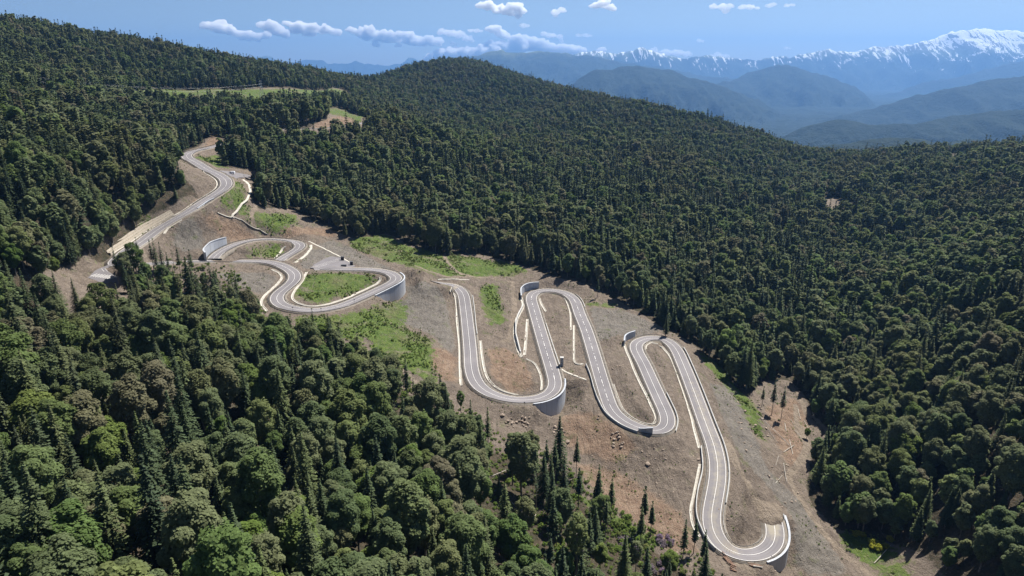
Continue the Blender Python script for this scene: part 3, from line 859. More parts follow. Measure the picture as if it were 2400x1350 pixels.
CLOUDS = [  # puff strings: (x, y, radius in photo px) ...
 ([(480,64,10),(497,60,14),(515,60,16),(530,72,18),(548,75,17),(566,84,15),(585,86,15),(605,88,13),(622,84,12)], .35, "long white cloud bank above the left forest ridge, leftmost of the clouds"),
 ([(612,58,10),(632,62,16),(650,72,17),(667,80,14)], .3, "small puffy cloud joining two longer ones above the left ridge"),
 ([(678,58,12),(700,68,17),(722,75,18),(742,66,15),(763,70,15),(785,78,13)], .3, "white cloud with a grey base just right of the leftmost bank"),
 ([(825,72,12),(848,78,18),(870,82,22),(895,86,22),(922,88,20),(945,84,18),(962,92,20),(985,98,18),(1008,96,18),(1028,100,12),(880,106,8),(935,108,8)], .3, "largest long white cloud over the low saddle left of centre"),
 ([(1036,76,11),(1055,76,13),(1075,82,13),(1095,90,11),(1108,96,6),(1062,103,7)], .45, "thin cloud trailing off the right end of the largest cloud"),
 ([(1128,14,12),(1148,14,16),(1170,22,15),(1190,28,16),(1208,18,17),(1222,26,12),(1212,38,10)], .3, "bright puffy cloud at the top edge above the rounded summit"),
 ([(1300,30,11),(1313,24,9),(1322,26,6),(1302,38,6)], .5, "small wispy cloud between the two puffy top clouds"),
 ([(1396,14,11),(1412,9,13),(1428,18,12),(1436,22,7)], .3, "compact white cloud near the top edge right of centre"),
 ([(1102,72,7),(1115,72,8),(1128,74,5)], .5, "tiny cloud left of the round puffy one"),
 ([(1148,70,11),(1160,72,15),(1175,80,13),(1188,86,9)], .35, "round puffy cloud above the cloud bank behind the summit"),
 ([(1226,60,8),(1236,62,6)], .6, "faint little cloud above the cloud bank"),
 ([(1275,80,8),(1292,84,10),(1310,86,9),(1316,97,6)], .5, "flat small cloud right of the cloud bank top"),
 ([(1355,84,6),(1372,84,8),(1384,84,5)], .6, "thin flat cloud over the snow range's left end"),
 ([(1010,138,14),(1035,132,18),(1065,128,20),(1095,126,20),(1125,122,22),(1155,118,24),(1185,118,24),(1215,112,24),(1240,98,18),(1255,108,22),(1285,116,22),(1315,120,20),(1340,118,16),(1362,118,12),(1410,118,10)], .35, "long low cloud bank lying behind the blue mountain"),
 ([(1535,120,10),(1560,124,12),(1585,124,12),(1610,128,10)], .4, "low cloud behind the small snowy peak"),
 ([(1672,16,9),(1692,16,11),(1712,14,9),(1700,26,9)], .5, "ragged cloud at the top right, left part of a broken streak"),
 ([(1738,18,8),(1756,18,9),(1774,20,6)], .5, "flat cloud in the middle of the broken top right streak"),
 ([(1802,14,7),(1814,12,7)], .65, "wispy scrap in the broken top right streak"),
 ([(1842,14,7),(1858,12,6)], .65, "last wispy scrap at the right end of the top streak"),
 ([(1636,96,6),(1646,97,5)], .5, "tiny oval cloud above the snowy range"),
 ([(1842,113,5),(1850,114,4)], .5, "tiny cloud just above the right snow range"),
 ([(1664,136,9),(1682,133,10),(1700,132,8)], .4, "low white cloud tucked behind the middle snow range"),
]
for ci, (pf, wisp, lab) in enumerate(CLOUDS):
    rg = np.random.default_rng(100 + ci)
    Vs, Fs, Ws, nbv = [], [], [], 0
    D = 39500 + 800 * (ci % 5)
    for (x, y, r) in pf:
        for q in range(5):
            if q == 0: ox, oy, rr = 0, 0, r * .80
            else:
                an = rg.random() * 6.28; ox = math.cos(an) * r * .75; oy = math.sin(an) * r * .45; rr = r * rg.uniform(.28, .52)
            ray = rays((x + ox, y + oy))[0]; t = D / ray[1]
            c = ray * t; c[1] += rg.normal() * rr * t * .8
            R = rr * t * 1.12
            iv, ifc = (ICO_V, ICO_F)
            P = iv * np.array([R * 1.15, R, R * .82])
            P[:, 2] = np.where(P[:, 2] < 0, P[:, 2] * .62, P[:, 2])
            W = P + c
            nz = puff_noise(W, R * .9) + .55 * puff_noise(W + 999, R * .35)
            W = c + P * (1 + 1.15 * nz)[:, None]
            Vs.append(W); Fs.append(ifc + nbv); nbv += len(W)
            Ws.append(np.full(len(W), wisp * (.75 if q == 0 else 1.15)))
    o = link("cloud", mesh_of("cloud", np.concatenate(Vs), np.concatenate(Fs), [MAT_CLOUD[0 if wisp < .38 else 1 if wisp < .52 else 2]]))
    rm = o.modifiers.new("merge", 'REMESH'); rm.mode = 'VOXEL'; rm.voxel_size = 55.0
    tag(o, lab, "cloud", "white clouds over the mountains")
# ------------------------------------------------------------------ trees
def leaf_mat(name, tones, rough=.7, trans=.48):
    """tones: colours a single tree may take, picked by its own random value; leaves vary around it"""
    m, nt, b = new_mat(name)
    oi = nd(nt, "ShaderNodeObjectInfo")
    cr = nd(nt, "ShaderNodeValToRGB"); el = cr.color_ramp.elements
    for i, (p_, c) in enumerate(tones):
        e = el[i] if i < 2 else el.new(p_)
        e.position = p_; e.color = (*c, 1)
    nt.links.new(oi.outputs["Random"], cr.inputs[0])
    lf = attr_n(nt, "leaf")
    # neighbouring trees drift together between browner and greener stands
    big = noise_n(nt, .006, oi.outputs["Location"], 2)
    c = mixc(nt, math_n(nt, 'MULTIPLY', ramp_n(nt, big, .48, .70), .38), cr.outputs[0], (.140, .122, .062))
    hs = nd(nt, "ShaderNodeHueSaturation"); nt.links.new(c, hs.inputs["Color"])
    nt.links.new(math_n(nt, 'ADD', math_n(nt, 'MULTIPLY', lf, .9), .66), hs.inputs["Value"])
    nt.links.new(hs.outputs[0], b.inputs["Base Color"])
    b.inputs["Roughness"].default_value = rough; b.inputs["Specular IOR Level"].default_value = .07
    tr = nd(nt, "ShaderNodeBsdfTranslucent"); nt.links.new(hs.outputs[0], tr.inputs[0])
    mx = nd(nt, "ShaderNodeMixShader"); mx.inputs[0].default_value = trans
    nt.links.new(b.outputs[0], mx.inputs[1]); nt.links.new(tr.outputs[0], mx.inputs[2])
    nt.links.new(mx.outputs[0], nt.nodes["Material Output"].inputs[0])
    return m
M_BEECH = leaf_mat("beech_leaves", [(0, (.092, .126, .055)), (.2, (.124, .156, .074)), (.4, (.152, .168, .086)), (.6, (.100, .152, .048)), (.75, (.146, .176, .066)), (.94, (.158, .145, .094)), (1, (.135, .188, .052))])
M_BRIGHT = leaf_mat("maple_leaves", [(0, (.110, .165, .036)), (.5, (.140, .178, .050)), (1, (.095, .150, .040))])
M_FIR = leaf_mat("fir_needles", [(0, (.036, .052, .028)), (.5, (.052, .072, .033)), (.8, (.070, .086, .038)), (1, (.082, .104, .040))], trans=.12)
M_BARK = simple_mat("bark_grey", (.11, .095, .08), (.22, .20, .175), 1.2, .95)
M_DEAD = simple_mat("dead_wood", (.16, .13, .11), (.30, .26, .22), 1.0, .95)

def cards(P, N, size, rg, aspect=1.0):
    """one small quad per point, facing N"""
    n = len(P)
    N = N / np.maximum(np.linalg.norm(N, axis=1, keepdims=True), 1e-6)
    R = rg.normal(size=(n, 3))
    A = np.cross(N, R); A /= np.maximum(np.linalg.norm(A, axis=1, keepdims=True), 1e-6)
    B = np.cross(N, A)
    s = (size * rg.uniform(.65, 1.35, n))[:, None]
    k = rg.uniform(.5, 1.0, (n, 1))
    V = np.stack([P - A * s - B * s * aspect * k, P + A * s * .8 - B * s * aspect, P + A * s + B * s * aspect * k, P - A * s * .7 + B * s * aspect], 1).reshape(-1, 3)
    return V
def crown_round(H, R, nleaf, seed, cs, low=.22, lob=14):
    """domed broadleaf crown: leaf sprays over an uneven dome and its bulging boughs"""
    rg = np.random.default_rng(seed)
    zc, hz = H * (.5 + low * .5), H * (1 - low) * .5
    Cs, Rs = [], []
    for i in range(lob):
        ph = math.acos(1 - 1.45 * (i + .5) / lob); an = i * 2.4 + rg.normal() * .3
        q = rg.uniform(.62, .84)
        Cs.append((math.sin(ph) * math.cos(an) * R * q, math.sin(ph) * math.sin(an) * R * q, zc + math.cos(ph) * hz * q)); Rs.append(R * rg.uniform(.26, .40))
    Cs, Rs = np.array(Cs), np.array(Rs)
    n1 = int(nleaf * .62); n2 = nleaf - n1
    w = Rs ** 2; w /= w.sum(); k = rg.choice(lob, n1, p=w)
    d = rg.normal(size=(n1, 3)); d[:, 2] += .5; d += (Cs[k] - np.array([0, 0, zc])) / R * .7
    d /= np.linalg.norm(d, axis=1, keepdims=True)
    P1 = Cs[k] + d * (Rs[k] * rg.uniform(.7, 1.1, n1))[:, None] * np.array([1, 1, .9])
    e = rg.normal(size=(n2, 3)); e /= np.linalg.norm(e, axis=1, keepdims=True)
    ax, ay = np.arctan2(e[:, 1], e[:, 0]) * 2.2 + seed, e[:, 2] * 3.1
    rad = .80 + .30 * (fbm(ax * 3 + 40, ay * 3 + 40, 2.2, 3) - .3)
    rad = rad * rg.uniform(.80, 1.0, n2)
    P2 = np.array([0, 0, zc]) + e * rad[:, None] * np.array([R, R, hz])
    P2[:, :2] *= np.where(e[:, 2] < 0, 1 - .25 * e[:, 2] ** 2, 1)[:, None]
    P = np.vstack([P1, P2]); N = np.vstack([d, e]) + rg.normal(size=(nleaf, 3)) * .38 + np.array([.15, .2, .85])
    lf = np.clip(.5 + .26 * rg.normal(size=nleaf), 0, 1)
    cl = np.r_[rg.random(lob)[k], np.full(n2, .35)] * .35
    return cards(P, N, cs, rg, .75), np.repeat(np.clip(lf * .75 + cl, 0, 1), 4)
def crown_fir(H, R, nwh, seed, cs, low=.10, gaps=.05, dens=1.0):
    """spire of drooping branch whorls"""
    rg = np.random.default_rng(seed)
    Ps, Ns = [], []
    for i in range(nwh):
        f = i / (nwh - 1)
        z = H * (low + (1 - low) * f)
        r = R * (1 - f) ** .97 * rg.uniform(.82, 1.12) * (1 if f > .1 else .75) + .10
        nb_ = max(3, int((6 + 9 * (1 - f)) * dens))
        a0 = rg.random() * 6.28
        for j in range(nb_):
            if rg.random() < gaps: continue
            an = a0 + j * 6.283 / nb_ + rg.normal() * .18; L = r * rg.uniform(.75, 1.12)
            m = max(1, int(round(L / (cs * 1.15))))
            for q in range(m):
                t = (q + .75) / m
                Ps.append((math.cos(an) * L * t, math.sin(an) * L * t, z - L * t * .30 + L * .05 + rg.normal() * .10))
                Ns.append((math.cos(an) * .40 + rg.normal() * .28, math.sin(an) * .40 + rg.normal() * .28, 1.25))
    Ps.append((0, 0, H)); Ns.append((1, 0, .2)); Ps.append((0, 0, H - .6)); Ns.append((0, 1, .2))
    P, N = np.array(Ps), np.array(Ns)
    lf = np.clip(.5 + .25 * rg.normal(size=len(P)), 0, 1)
    return cards(P, N, cs, rg, .62), np.repeat(lf, 4)
def crown_mesh(name, VL, mat):
    V, lf = VL
    return mesh_of(name, V, np.arange(len(V)).reshape(-1, 4), [mat], attrs={"leaf": lf})
def trunk_mesh(name, H, r, mat, seed, limbs=5, top=.9, lean=0.02, low=.35, n=6):
    rg = np.random.default_rng(seed); m = MB()
    pts = [(rg.normal() * lean * H * f, rg.normal() * lean * H * f, H * top * f) for f in (0, .3, .6, 1)]
    pts[0] = (0, 0, -1.5)
    m.tube(pts, [r * 1.25, r * .85, r * .5, r * .12], n)
    for i in range(limbs):
        f = low + (top - low - .08) * i / max(1, limbs)
        a = i * 2.4 + rg.normal() * .3; L = H * .19 * (1.1 - f * .6)
        z = H * f
        m.tube([(0, 0, z), (math.cos(a) * L * .5, math.sin(a) * L * .5, z + L * .45), (math.cos(a) * L, math.sin(a) * L, z + L * .7)], [r * .42, r * .25, r * .06], 4)
    return mesh_of(name, m.v, m.f, [mat])

# prototypes for the trees that stand on their own: (name, crown mesh, trunk mesh, H, R)
def proto(name, H, R, crown, trunk): return dict(name=name, H=H, R=R, crown=crown, trunk=trunk)
BEECH = [proto("beech_tree", H, R, crown_mesh("crown", crown_round(H, R, int(n * 3.6), sd, .25, low), M_BEECH), trunk_mesh("trunk", H, .32, M_BARK, sd, 6))
         for H, R, n, sd, low in ((19, 4.7, 2300, 1, .12), (22, 5.2, 2700, 2, .15), (17, 3.8, 1800, 3, .10), (21, 4.2, 2100, 4, .20), (15, 4.6, 2200, 5, .08), (23, 4.5, 2500, 6, .16))]
BRIGHT = [proto("maple_tree", H, R, crown_mesh("crown", crown_round(H, R, int(n * 3.6), sd, .26, low), M_BRIGHT), trunk_mesh("trunk", H, .28, M_BARK, sd, 6))
         for H, R, n, sd, low in ((15, 4.8, 1900, 11, .15), (17, 4.2, 1800, 12, .2))]
FIR = [proto("fir_tree", H, R, crown_mesh("crown", crown_fir(H, R, int(nw * 1.2), sd, .27, low), M_FIR), trunk_mesh("trunk", H, .28, M_BARK, sd, 0, .97, .002))
       for H, R, nw, sd, low in ((23, 4.6, 34, 21, .08), (20, 4.0, 30, 22, .10), (26, 4.8, 38, 23, .12), (17, 4.1, 26, 24, .05), (22, 3.5, 34, 25, .15))]
SLIM = [proto("slender_fir_tree", H, R, crown_mesh("crown", crown_fir(H, R, nw, sd, .40, low, .18, .75), M_FIR), trunk_mesh("trunk", H, .20, M_BARK, sd, 0, .97, .004))
        for H, R, nw, sd, low in ((22, 2.3, 24, 31, .30), (19, 2.0, 20, 32, .40), (25, 2.5, 24, 33, .42))]
SLIML = [proto("slender_leafy_tree", H, R, crown_mesh("crown", crown_round(H, R, n, sd, .26, low, 11), M_BEECH), trunk_mesh("trunk", H, .20, M_BARK, sd, 8, .92, .012, .3))
         for H, R, n, sd, low in ((20, 2.5, 1500, 35, .38), (17, 2.2, 1200, 36, .45), (22, 2.8, 1700, 37, .34))]
BARE = [proto("bare_tree", H, .8, crown_mesh("crown", crown_fir(H, .9, 9, sd, .3, .55, .3, .4), M_FIR), trunk_mesh("trunk", H, .16, M_DEAD, sd, 14, .98, .004, .3))
        for H, sd in ((17, 41), (14, 42), (20, 43))]

# ---- where trees grow: jittered candidates over every slope the photo can see
def blocked(x, y, ztop):
    """is the tree top hidden behind nearer land?"""
    out = np.zeros(len(x), bool)
    for f in np.linspace(.12, .97, 34):
        gx, gy = x * f, y * f
        out |= base_z(gx, gy) > ztop * f + 16
    return out
cx, cy = [], []
def add_cand(x0, x1, y0, y1, sp):
    a = np.arange(x0, x1, sp); b = np.arange(y0, y1, sp)
    A, B = np.meshgrid(a, b)
    A = A + RNG.uniform(-.48, .48, A.shape) * sp; B = B + RNG.uniform(-.48, .48, B.shape) * sp
    cx.append(A.ravel()); cy.append(B.ravel())
add_cand(-700, 700, 60, 330, 8.2)
add_cand(-700, 700, 330, 700, 6.6)
for (x0, x1, y0, y1) in ((-1500, -700, 300, 1300), (700, 1300, 300, 1300), (-700, 700, 700, 1300)): add_cand(x0, x1, y0, y1, 6.8)
add_cand(-2300, 2300, 1300, 2900, 7.6)
cx, cy = np.concatenate(cx), np.concatenate(cy)
ok = np.abs(cx) < cy * 1.0 + 90
cx, cy = cx[ok], cy[ok]
cz = ground_z(cx, cy)
qx, qy, qd = project(np.stack([cx, cy, cz + 18], 1))
ok = (qx > -420) & (qx < 2820) & (qy < 1620) & (qy > -40) & (qd > 138)
clr = grid_v(M_clear, cx, cy)
SPM = np.zeros(len(cx), bool)
for p in SPARSE: SPM |= inpoly(world_poly(p), cx, cy)
rd = grid_v(ROADD.reshape(XX.shape), cx, cy)
ok &= (clr < .35) & (rd > 7)
patch = fbm(cx, cy, 60, 3)
ok &= ~(SPM & (RNG.random(len(cx)) > np.where(patch > .46, .9, .5) * np.where(qx > 1180, .55, 1)))
# natural gaps
ok &= fbm(cx + 300, cy, 35, 3) > .27
ok[ok] &= ~blocked(cx[ok], cy[ok], cz[ok] + 18)
cx, cy, cz, SPM, patch = cx[ok], cy[ok], cz[ok], SPM[ok], patch[ok]

n = len(cx)
dist = np.sqrt(cx ** 2 + cy ** 2 + cz ** 2)
px_, py_, dp_ = project(np.stack([cx, cy, cz + 16], 1))
firp = .36 + .95 * (fbm(cx + 50, cy + 70, 110, 3) - .5) + .5 * (fbm(cx, cy, 22, 2) - .5)
firp += .18 * smooth(900, 1300, px_) * smooth(300, 700, py_) * (px_ < 1900) + .12 * (px_ < 800) * (py_ < 450) + .17 * smooth(1300, 1000, py_) * (py_ > 640) * (px_ < 1400)
firp -= .16 * ((px_ > 1900) & (py_ > 600))
u = RNG.random(n)
KIND = np.where(u < firp, 1, 0)
KIND = np.where((KIND == 0) & (RNG.random(n) < .06) , 2, KIND)
KIND = np.where(SPM & (RNG.random(n) < .42), 3, KIND)
KIND = np.where(SPM & (KIND == 3) & (RNG.random(n) < .25), 4, KIND)
SCL = np.clip(RNG.normal(.93, .22, n), .45, 1.45) * np.where(SPM, .97, 1)
SCL *= .78 + .42 * fbm(cx + 900, cy + 200, 70, 3)
SCL *= np.where(dist > 1300, .92, 1.0) * (1 + np.where(px_ < 1400, .26, -.08) * smooth(420, 260, dp_))
ROT = RNG.random(n) * 6.283

# hand-placed trees: lone ones the photo shows clearly (photo x, y of the foot, kind, scale)
LONE = [(1033,930,1,.62),(810,558,1,.75),(296,662,0,.95),(322,655,0,1.05),(345,672,0,1.0),(280,668,3,1.0),(310,668,3,1.05),(335,658,3,1.1),(806,203,4,1.0),(818,206,4,.9),(385,690,1,.8),(1507,1240,3,1.2),(1524,1262,3,1.0),(1355,1195,3,1.2),(1400,1210,3,1.1),(1430,1225,3,1.0),(1280,1120,3,1.1),(1230,1090,3,1.0),(1320,1170,1,.9),(1350,1120,3,.95),(1290,1150,3,.95),
 (1010,640,1,.01),(400,660,3,1.0),(372,650,3,1.15),(385,648,3,1.0),(425,655,3,.95),(452,650,3,1.0),(362,640,3,1.1),(340,645,4,1.0),(410,640,4,1.0),(440,668,4,.9),(470,690,4,.9),(520,730,4,.8),(505,715,4,.7),(560,735,4,.7),(590,720,4,.8),(465,760,3,1.0),(300,690,1,1.0),(325,720,1,1.05),
 (660,790,1,.7),(750,830,1,.7),(1245,1110,4,.5),(1165,1015,4,.5),(1300,1135,3,1.0),(1600,1310,3,.9),(1625,1300,3,.95),(1645,1340,3,.85),(1570,1300,4,.6),(1480,1330,4,.7),
 (1830,985,3,.95),(1808,975,3,1.0),(1785,955,3,.8),(1905,1090,3,.8),(1925,1095,3,.9),(1940,1075,3,.8),(1890,1030,2,.45),(1960,1000,2,.6),(480,335,1,.3),(1400,700,3,.9),(1560,790,1,.8),(1640,830,3,.9),(1660,845,3,.95),(1690,862,1,.8)]
LONE = [l for l in LONE if l[3] > .1]
LP = hit_ground([(a, b) for a, b, _, _ in LONE])
cx = np.r_[cx, LP[:, 0]]; cy = np.r_[cy, LP[:, 1]]; cz = np.r_[cz, LP[:, 2]]
KIND = np.r_[KIND, [l[2] for l in LONE]]; SCL = np.r_[SCL, [l[3] for l in LONE]]; ROT = np.r_[ROT, RNG.random(len(LONE)) * 6.28]
SPM = np.r_[SPM, np.ones(len(LONE), bool)]
forced = np.r_[np.zeros(n, bool), np.ones(len(LONE), bool)]
n = len(cx)
dist = np.sqrt(cx ** 2 + cy ** 2 + cz ** 2)
KIND = np.where((KIND == 3) & (RNG.random(n) < .45) & ~forced, 5, KIND)
KINDS = {0: BEECH, 1: FIR, 2: BRIGHT, 3: SLIM, 4: BARE, 5: SLIML}
VAR = RNG.integers(0, 100, n)
Hs = np.array([KINDS[k][v % len(KINDS[k])]["H"] for k, v in zip(KIND, VAR)]) * SCL
px_, py_, dp_ = project(np.stack([cx, cy, cz + Hs * .8], 1))
infr = (px_ > -30) & (px_ < 2430) & (py_ > 0) & (py_ < 1400)
size_px = Hs / dist
single = np.zeros(n, bool)
for k in KINDS:
    c = np.nonzero((KIND == k) & (infr | forced))[0]
    lim = 296 if k in (0, 1) else 150
    o = c[np.argsort(-(size_px[c] + forced[c] * 10))][:lim]
    single[o] = True
# trees between camera and frame edge but outside the frame stay in the wood mass

TONE_A = ["dusty grey green", "olive brown", "mid green", "pale green", "rusty tinged"]
TENTH = ["leftmost tenth", "second tenth from left", "third tenth from left", "fourth tenth from left", "just left of centre", "just right of centre", "fourth tenth from right", "third tenth from right", "second tenth from right", "rightmost tenth"]
def zone(x, y):
    if x > 1850: r = ("low" if y > 1180 else "midway up" if y > 950 else "high up") + " beyond the stream"
    elif x > 1420: r = "left of the lowest hairpin" if y > 1000 else "at the forest edge"
    elif y > 1180: r = "at the bottom edge"
    elif y > 1000: r = "in the lower wood"
    elif y > 820: r = "amid the near wood"
    elif y > 640: r = "atop the near wood"
    else: r = "above the road"
    return r + ", " + TENTH[int(min(9, max(0, x // 240)))]
WORDS = {0: "rounded beech with {} crown", 1: "{} pointed fir", 2: "yellow green tree with {} crown", 3: "{} slim fir with bare trunk", 4: "{} branchless dead tree", 5: "{} slim leafy tree with bare trunk"}
GRP = {0: "beech trees of the wood", 1: "fir trees of the wood", 2: "bright green trees of the wood", 3: "slim firs on the cleared slope", 4: "dead trees on the cleared slope", 5: "slim leafy trees on the cleared slope"}
CATN = {0: "beech tree", 1: "fir tree", 2: "leafy tree", 3: "slim fir", 4: "dead tree", 5: "slim tree"}
for i in np.nonzero(single)[0]:
    k = int(KIND[i]); p = KINDS[k][VAR[i] % len(KINDS[k])]
    s = float(SCL[i])
    adj = ("wide" if VAR[i] % 6 in (0, 1, 4) else "narrow") if k == 0 else ("tall" if p["H"] * s > 23 else "short" if p["H"] * s < 17 else "dark")
    if k == 5: adj = "tall" if s > .95 else "short"
    if k == 2: adj = "small" if s < .85 else "full"
    fx, fy, _ = project(np.array([[cx[i], cy[i], cz[i] + p["H"] * s * .6]]))
    lab = WORDS[k].format(adj) + " " + zone(fx[0], fy[0])
    e = empty(p["name"], (cx[i], cy[i], cz[i]), lab, CATN[k], GRP[k] + " " + zone(fx[0], fy[0]).split(",")[0], float(ROT[i]), s)
    tr = link("trunk", p["trunk"], e); cr = link("crown", p["crown"], e)

# ---- the rest of each kind: one mass per kind, scattered from a point mesh
HID = bpy.data.collections.new("wood_sources")
def lod(name, kind, k, n_, cs, seed):
    if kind == 0: H, R, low = ((19, 4.8, .12), (22, 5.2, .14), (16, 4.0, .1), (21, 4.4, .18))[k % 4]; VL = crown_round(H, R, n_, seed, cs, low, 10); mat = M_BEECH
    elif kind == 2: H, R = 15, 4.6; VL = crown_round(H, R, n_, seed, cs, .15, 9); mat = M_BRIGHT
    else: H, R = ((23, 4.2), (20, 3.7), (25, 4.4), (17, 3.7))[k % 4]; VL = crown_fir(H, R, n_, seed, cs); mat = M_FIR
    V, lf = VL; m = MB(); m.tube([(0, 0, -1.5), (0, 0, H * .5), (0, 0, H * .9)], [.32, .2, .05], 4, cap=False)
    nv = len(V)
    VV = np.vstack([V, np.array(m.v)]); FF = [list(range(a, a + 4)) for a in range(0, nv, 4)] + [[q + nv for q in f] for f in m.f]
    me = mesh_of(name, VV, FF, [mat, M_BARK], [0] * (nv // 4) + [1] * len(m.f), attrs={"leaf": np.r_[lf, np.zeros(len(m.v))]})
    return me
def source_set(name, specs):
    c = bpy.data.collections.new(name)
    for i, sp in enumerate(specs):
        me = lod(f"{name}_{i:02d}", *sp)
        o = bpy.data.objects.new(f"{name}_{i:02d}", me); c.objects.link(o)
    return c
SRC = {
 0: source_set("beech_source", [(0, k, 6500, .27, 40 + k) for k in range(4)] + [(0, k, 1900, .58, 50 + k) for k in range(4)] + [(0, k, 520, 1.05, 60 + k) for k in range(4)]),
 1: source_set("fir_source", [(1, k, 34, .38, 66 + k) for k in range(4)] + [(1, k, 24, .62, 70 + k) for k in range(4)] + [(1, k, 15, 1.0, 80 + k) for k in range(4)]),
 2: source_set("leafy_source", [(2, 0, 6000, .27, 89), (2, 0, 1800, .58, 90), (2, 0, 500, 1.05, 91)]),
}
NV = {0: 4, 1: 4, 2: 1}
def scatter(name, k, sel, label, cat):
    P = np.stack([cx[sel], cy[sel], cz[sel]], 1)
    me = bpy.data.meshes.new(name)
    me.vertices.add(len(P)); me.vertices.foreach_set("co", P.astype(np.float32).ravel())
    a = me.attributes.new("size", 'FLOAT', 'POINT'); a.data.foreach_set("value", SCL[sel].astype(np.float32))
    a = me.attributes.new("turn", 'FLOAT', 'POINT'); a.data.foreach_set("value", ROT[sel].astype(np.float32))
    q_ = NV[k]
    pick = VAR[sel] % q_ + q_ * ((dist[sel] > 330).astype(int) + (dist[sel] > 640))
    a = me.attributes.new("pick", 'INT', 'POINT'); a.data.foreach_set("value", pick.astype(np.int32))
    o = link(name, me)
    ng = bpy.data.node_groups.new(name, 'GeometryNodeTree')
    ng.interface.new_socket("Geometry", in_out='INPUT', socket_type='NodeSocketGeometry')
    ng.interface.new_socket("Geometry", in_out='OUTPUT', socket_type='NodeSocketGeometry')
    gi = ng.nodes.new("NodeGroupInput"); go = ng.nodes.new("NodeGroupOutput")
    iop = ng.nodes.new("GeometryNodeInstanceOnPoints"); ci = ng.nodes.new("GeometryNodeCollectionInfo")
    ci.inputs[0].default_value = SRC[k]; ci.inputs[1].default_value = True; ci.inputs[2].default_value = False
    mp = ng.nodes.new("GeometryNodeMeshToPoints")
    ng.links.new(gi.outputs[0], mp.inputs[0]); ng.links.new(mp.outputs[0], iop.inputs["Points"])
    ng.links.new(ci.outputs[0], iop.inputs["Instance"]); iop.inputs["Pick Instance"].default_value = True
    def na(nm, ty):
        q = ng.nodes.new("GeometryNodeInputNamedAttribute"); q.data_type = ty; q.inputs[0].default_value = nm; return q.outputs[0]
    ng.links.new(na("pick", 'INT'), iop.inputs["Instance Index"])
    cb = ng.nodes.new("ShaderNodeCombineXYZ"); ng.links.new(na("turn", 'FLOAT'), cb.inputs[2])
    ng.links.new(cb.outputs[0], iop.inputs["Rotation"]); ng.links.new(na("size", 'FLOAT'), iop.inputs["Scale"])
    ng.links.new(iop.outputs[0], go.inputs[0])
    md = o.modifiers.new("wood", 'NODES'); md.node_group = ng
    tag(o, label, cat, kind="stuff")
    return o
KIND2 = np.where(KIND == 5, 0, np.where(KIND >= 3, 1, KIND))
rest = ~single
scatter("beech_forest", 0, rest & (KIND2 == 0), "mass of rounded broadleaf trees covering the hills", "forest")
scatter("fir_forest", 1, rest & (KIND2 == 1), "mass of dark pointed firs mixed through the hill forest", "forest")
scatter("leafy_forest", 2, rest & (KIND2 == 2), "scattered brighter green trees in the far hill forest", "forest")

# ------------------------------------------------------------------ retaining walls
def wall_mesh(L, lo, hi, th, side):
    """upright wall along L from lo(s) to hi(s) (heights relative to L z), with a coping"""
    N = normals2(L) * side; n = len(L)
    V = []
    for o, z in ((-th / 2, lo), (-th / 2, hi), (-th / 2 - .18, hi), (-th / 2 - .18, hi + .45), (th / 2 + .18, hi + .45), (th / 2 + .18, hi), (th / 2, hi), (th / 2, lo)):
        V.append(np.stack([L[:, 0] + N[:, 0] * o, L[:, 1] + N[:, 1] * o, L[:, 2] + z], 1))
    V = np.concatenate(V); m = 8; Fs = []
    a = np.arange(n - 1)
    for k in range(m):
        k2 = (k + 1) % m
        Fs.append(np.stack([a + k * n, a + 1 + k * n, a + 1 + k2 * n, a + k2 * n], 1))
    Fs = [list(map(int, f)) for f in np.concatenate(Fs)]
    Fs += [[k * n for k in range(m)][::-1], [k * n + n - 1 for k in range(m)]]
    return V, Fs
def arc_len(L): return np.r_[0, np.cumsum(np.hypot(*(L[1:, :2] - L[:-1, :2]).T))]
def wall_face_mat():
    m, nt, b = new_mat("concrete_wall_face")
    p = pos_n(nt)
    sep = nd(nt, "ShaderNodeSeparateXYZ"); nt.links.new(p, sep.inputs[0])
    c = mixc(nt, ramp_n(nt, noise_n(nt, .10, p, 5), .3, .7), (.40, .42, .46), (.48, .50, .53))
    mp = nd(nt, "ShaderNodeMapping"); mp.inputs["Scale"].default_value = (.6, .6, .05); nt.links.new(p, mp.inputs["Vector"])
    c = mixc(nt, math_n(nt, 'MULTIPLY', ramp_n(nt, noise_n(nt, 1.0, mp.outputs[0], 5, .7), .5, .75), .35), c, (.26, .25, .24))
    ar = attr_n(nt, "arc"); fr = math_n(nt, 'FRACT', math_n(nt, 'MULTIPLY', ar, 1 / 4.5))
    c = mixc(nt, math_n(nt, 'MULTIPLY', math_n(nt, 'LESS_THAN', fr, .05), .6), c, (.18, .18, .18))
    pnl = nd(nt, "ShaderNodeTexWhiteNoise", noise_dimensions='1D'); nt.links.new(math_n(nt, 'FLOOR', math_n(nt, 'MULTIPLY', ar, 1 / 4.5)), pnl.inputs["W"])
    c = mixc(nt, math_n(nt, 'MULTIPLY', pnl.outputs[0], .35), c, (.30, .31, .33))
    nt.links.new(c, b.inputs["Base Color"]); b.inputs["Roughness"].default_value = .8
    return m
MAT_WF = wall_face_mat()
for i, (L, Hh, out, lab) in enumerate(WALLW):
    V, Fs = wall_mesh(L, -Hh * 1.25 - 1.2, np.full(len(L), .15), .6, out)
    o = link("retaining_wall", mesh_of("retaining_wall", V, Fs, [MAT_WF], attrs={"arc": np.tile(arc_len(L), 8)})); tag(o, lab, "retaining wall", "concrete retaining walls")
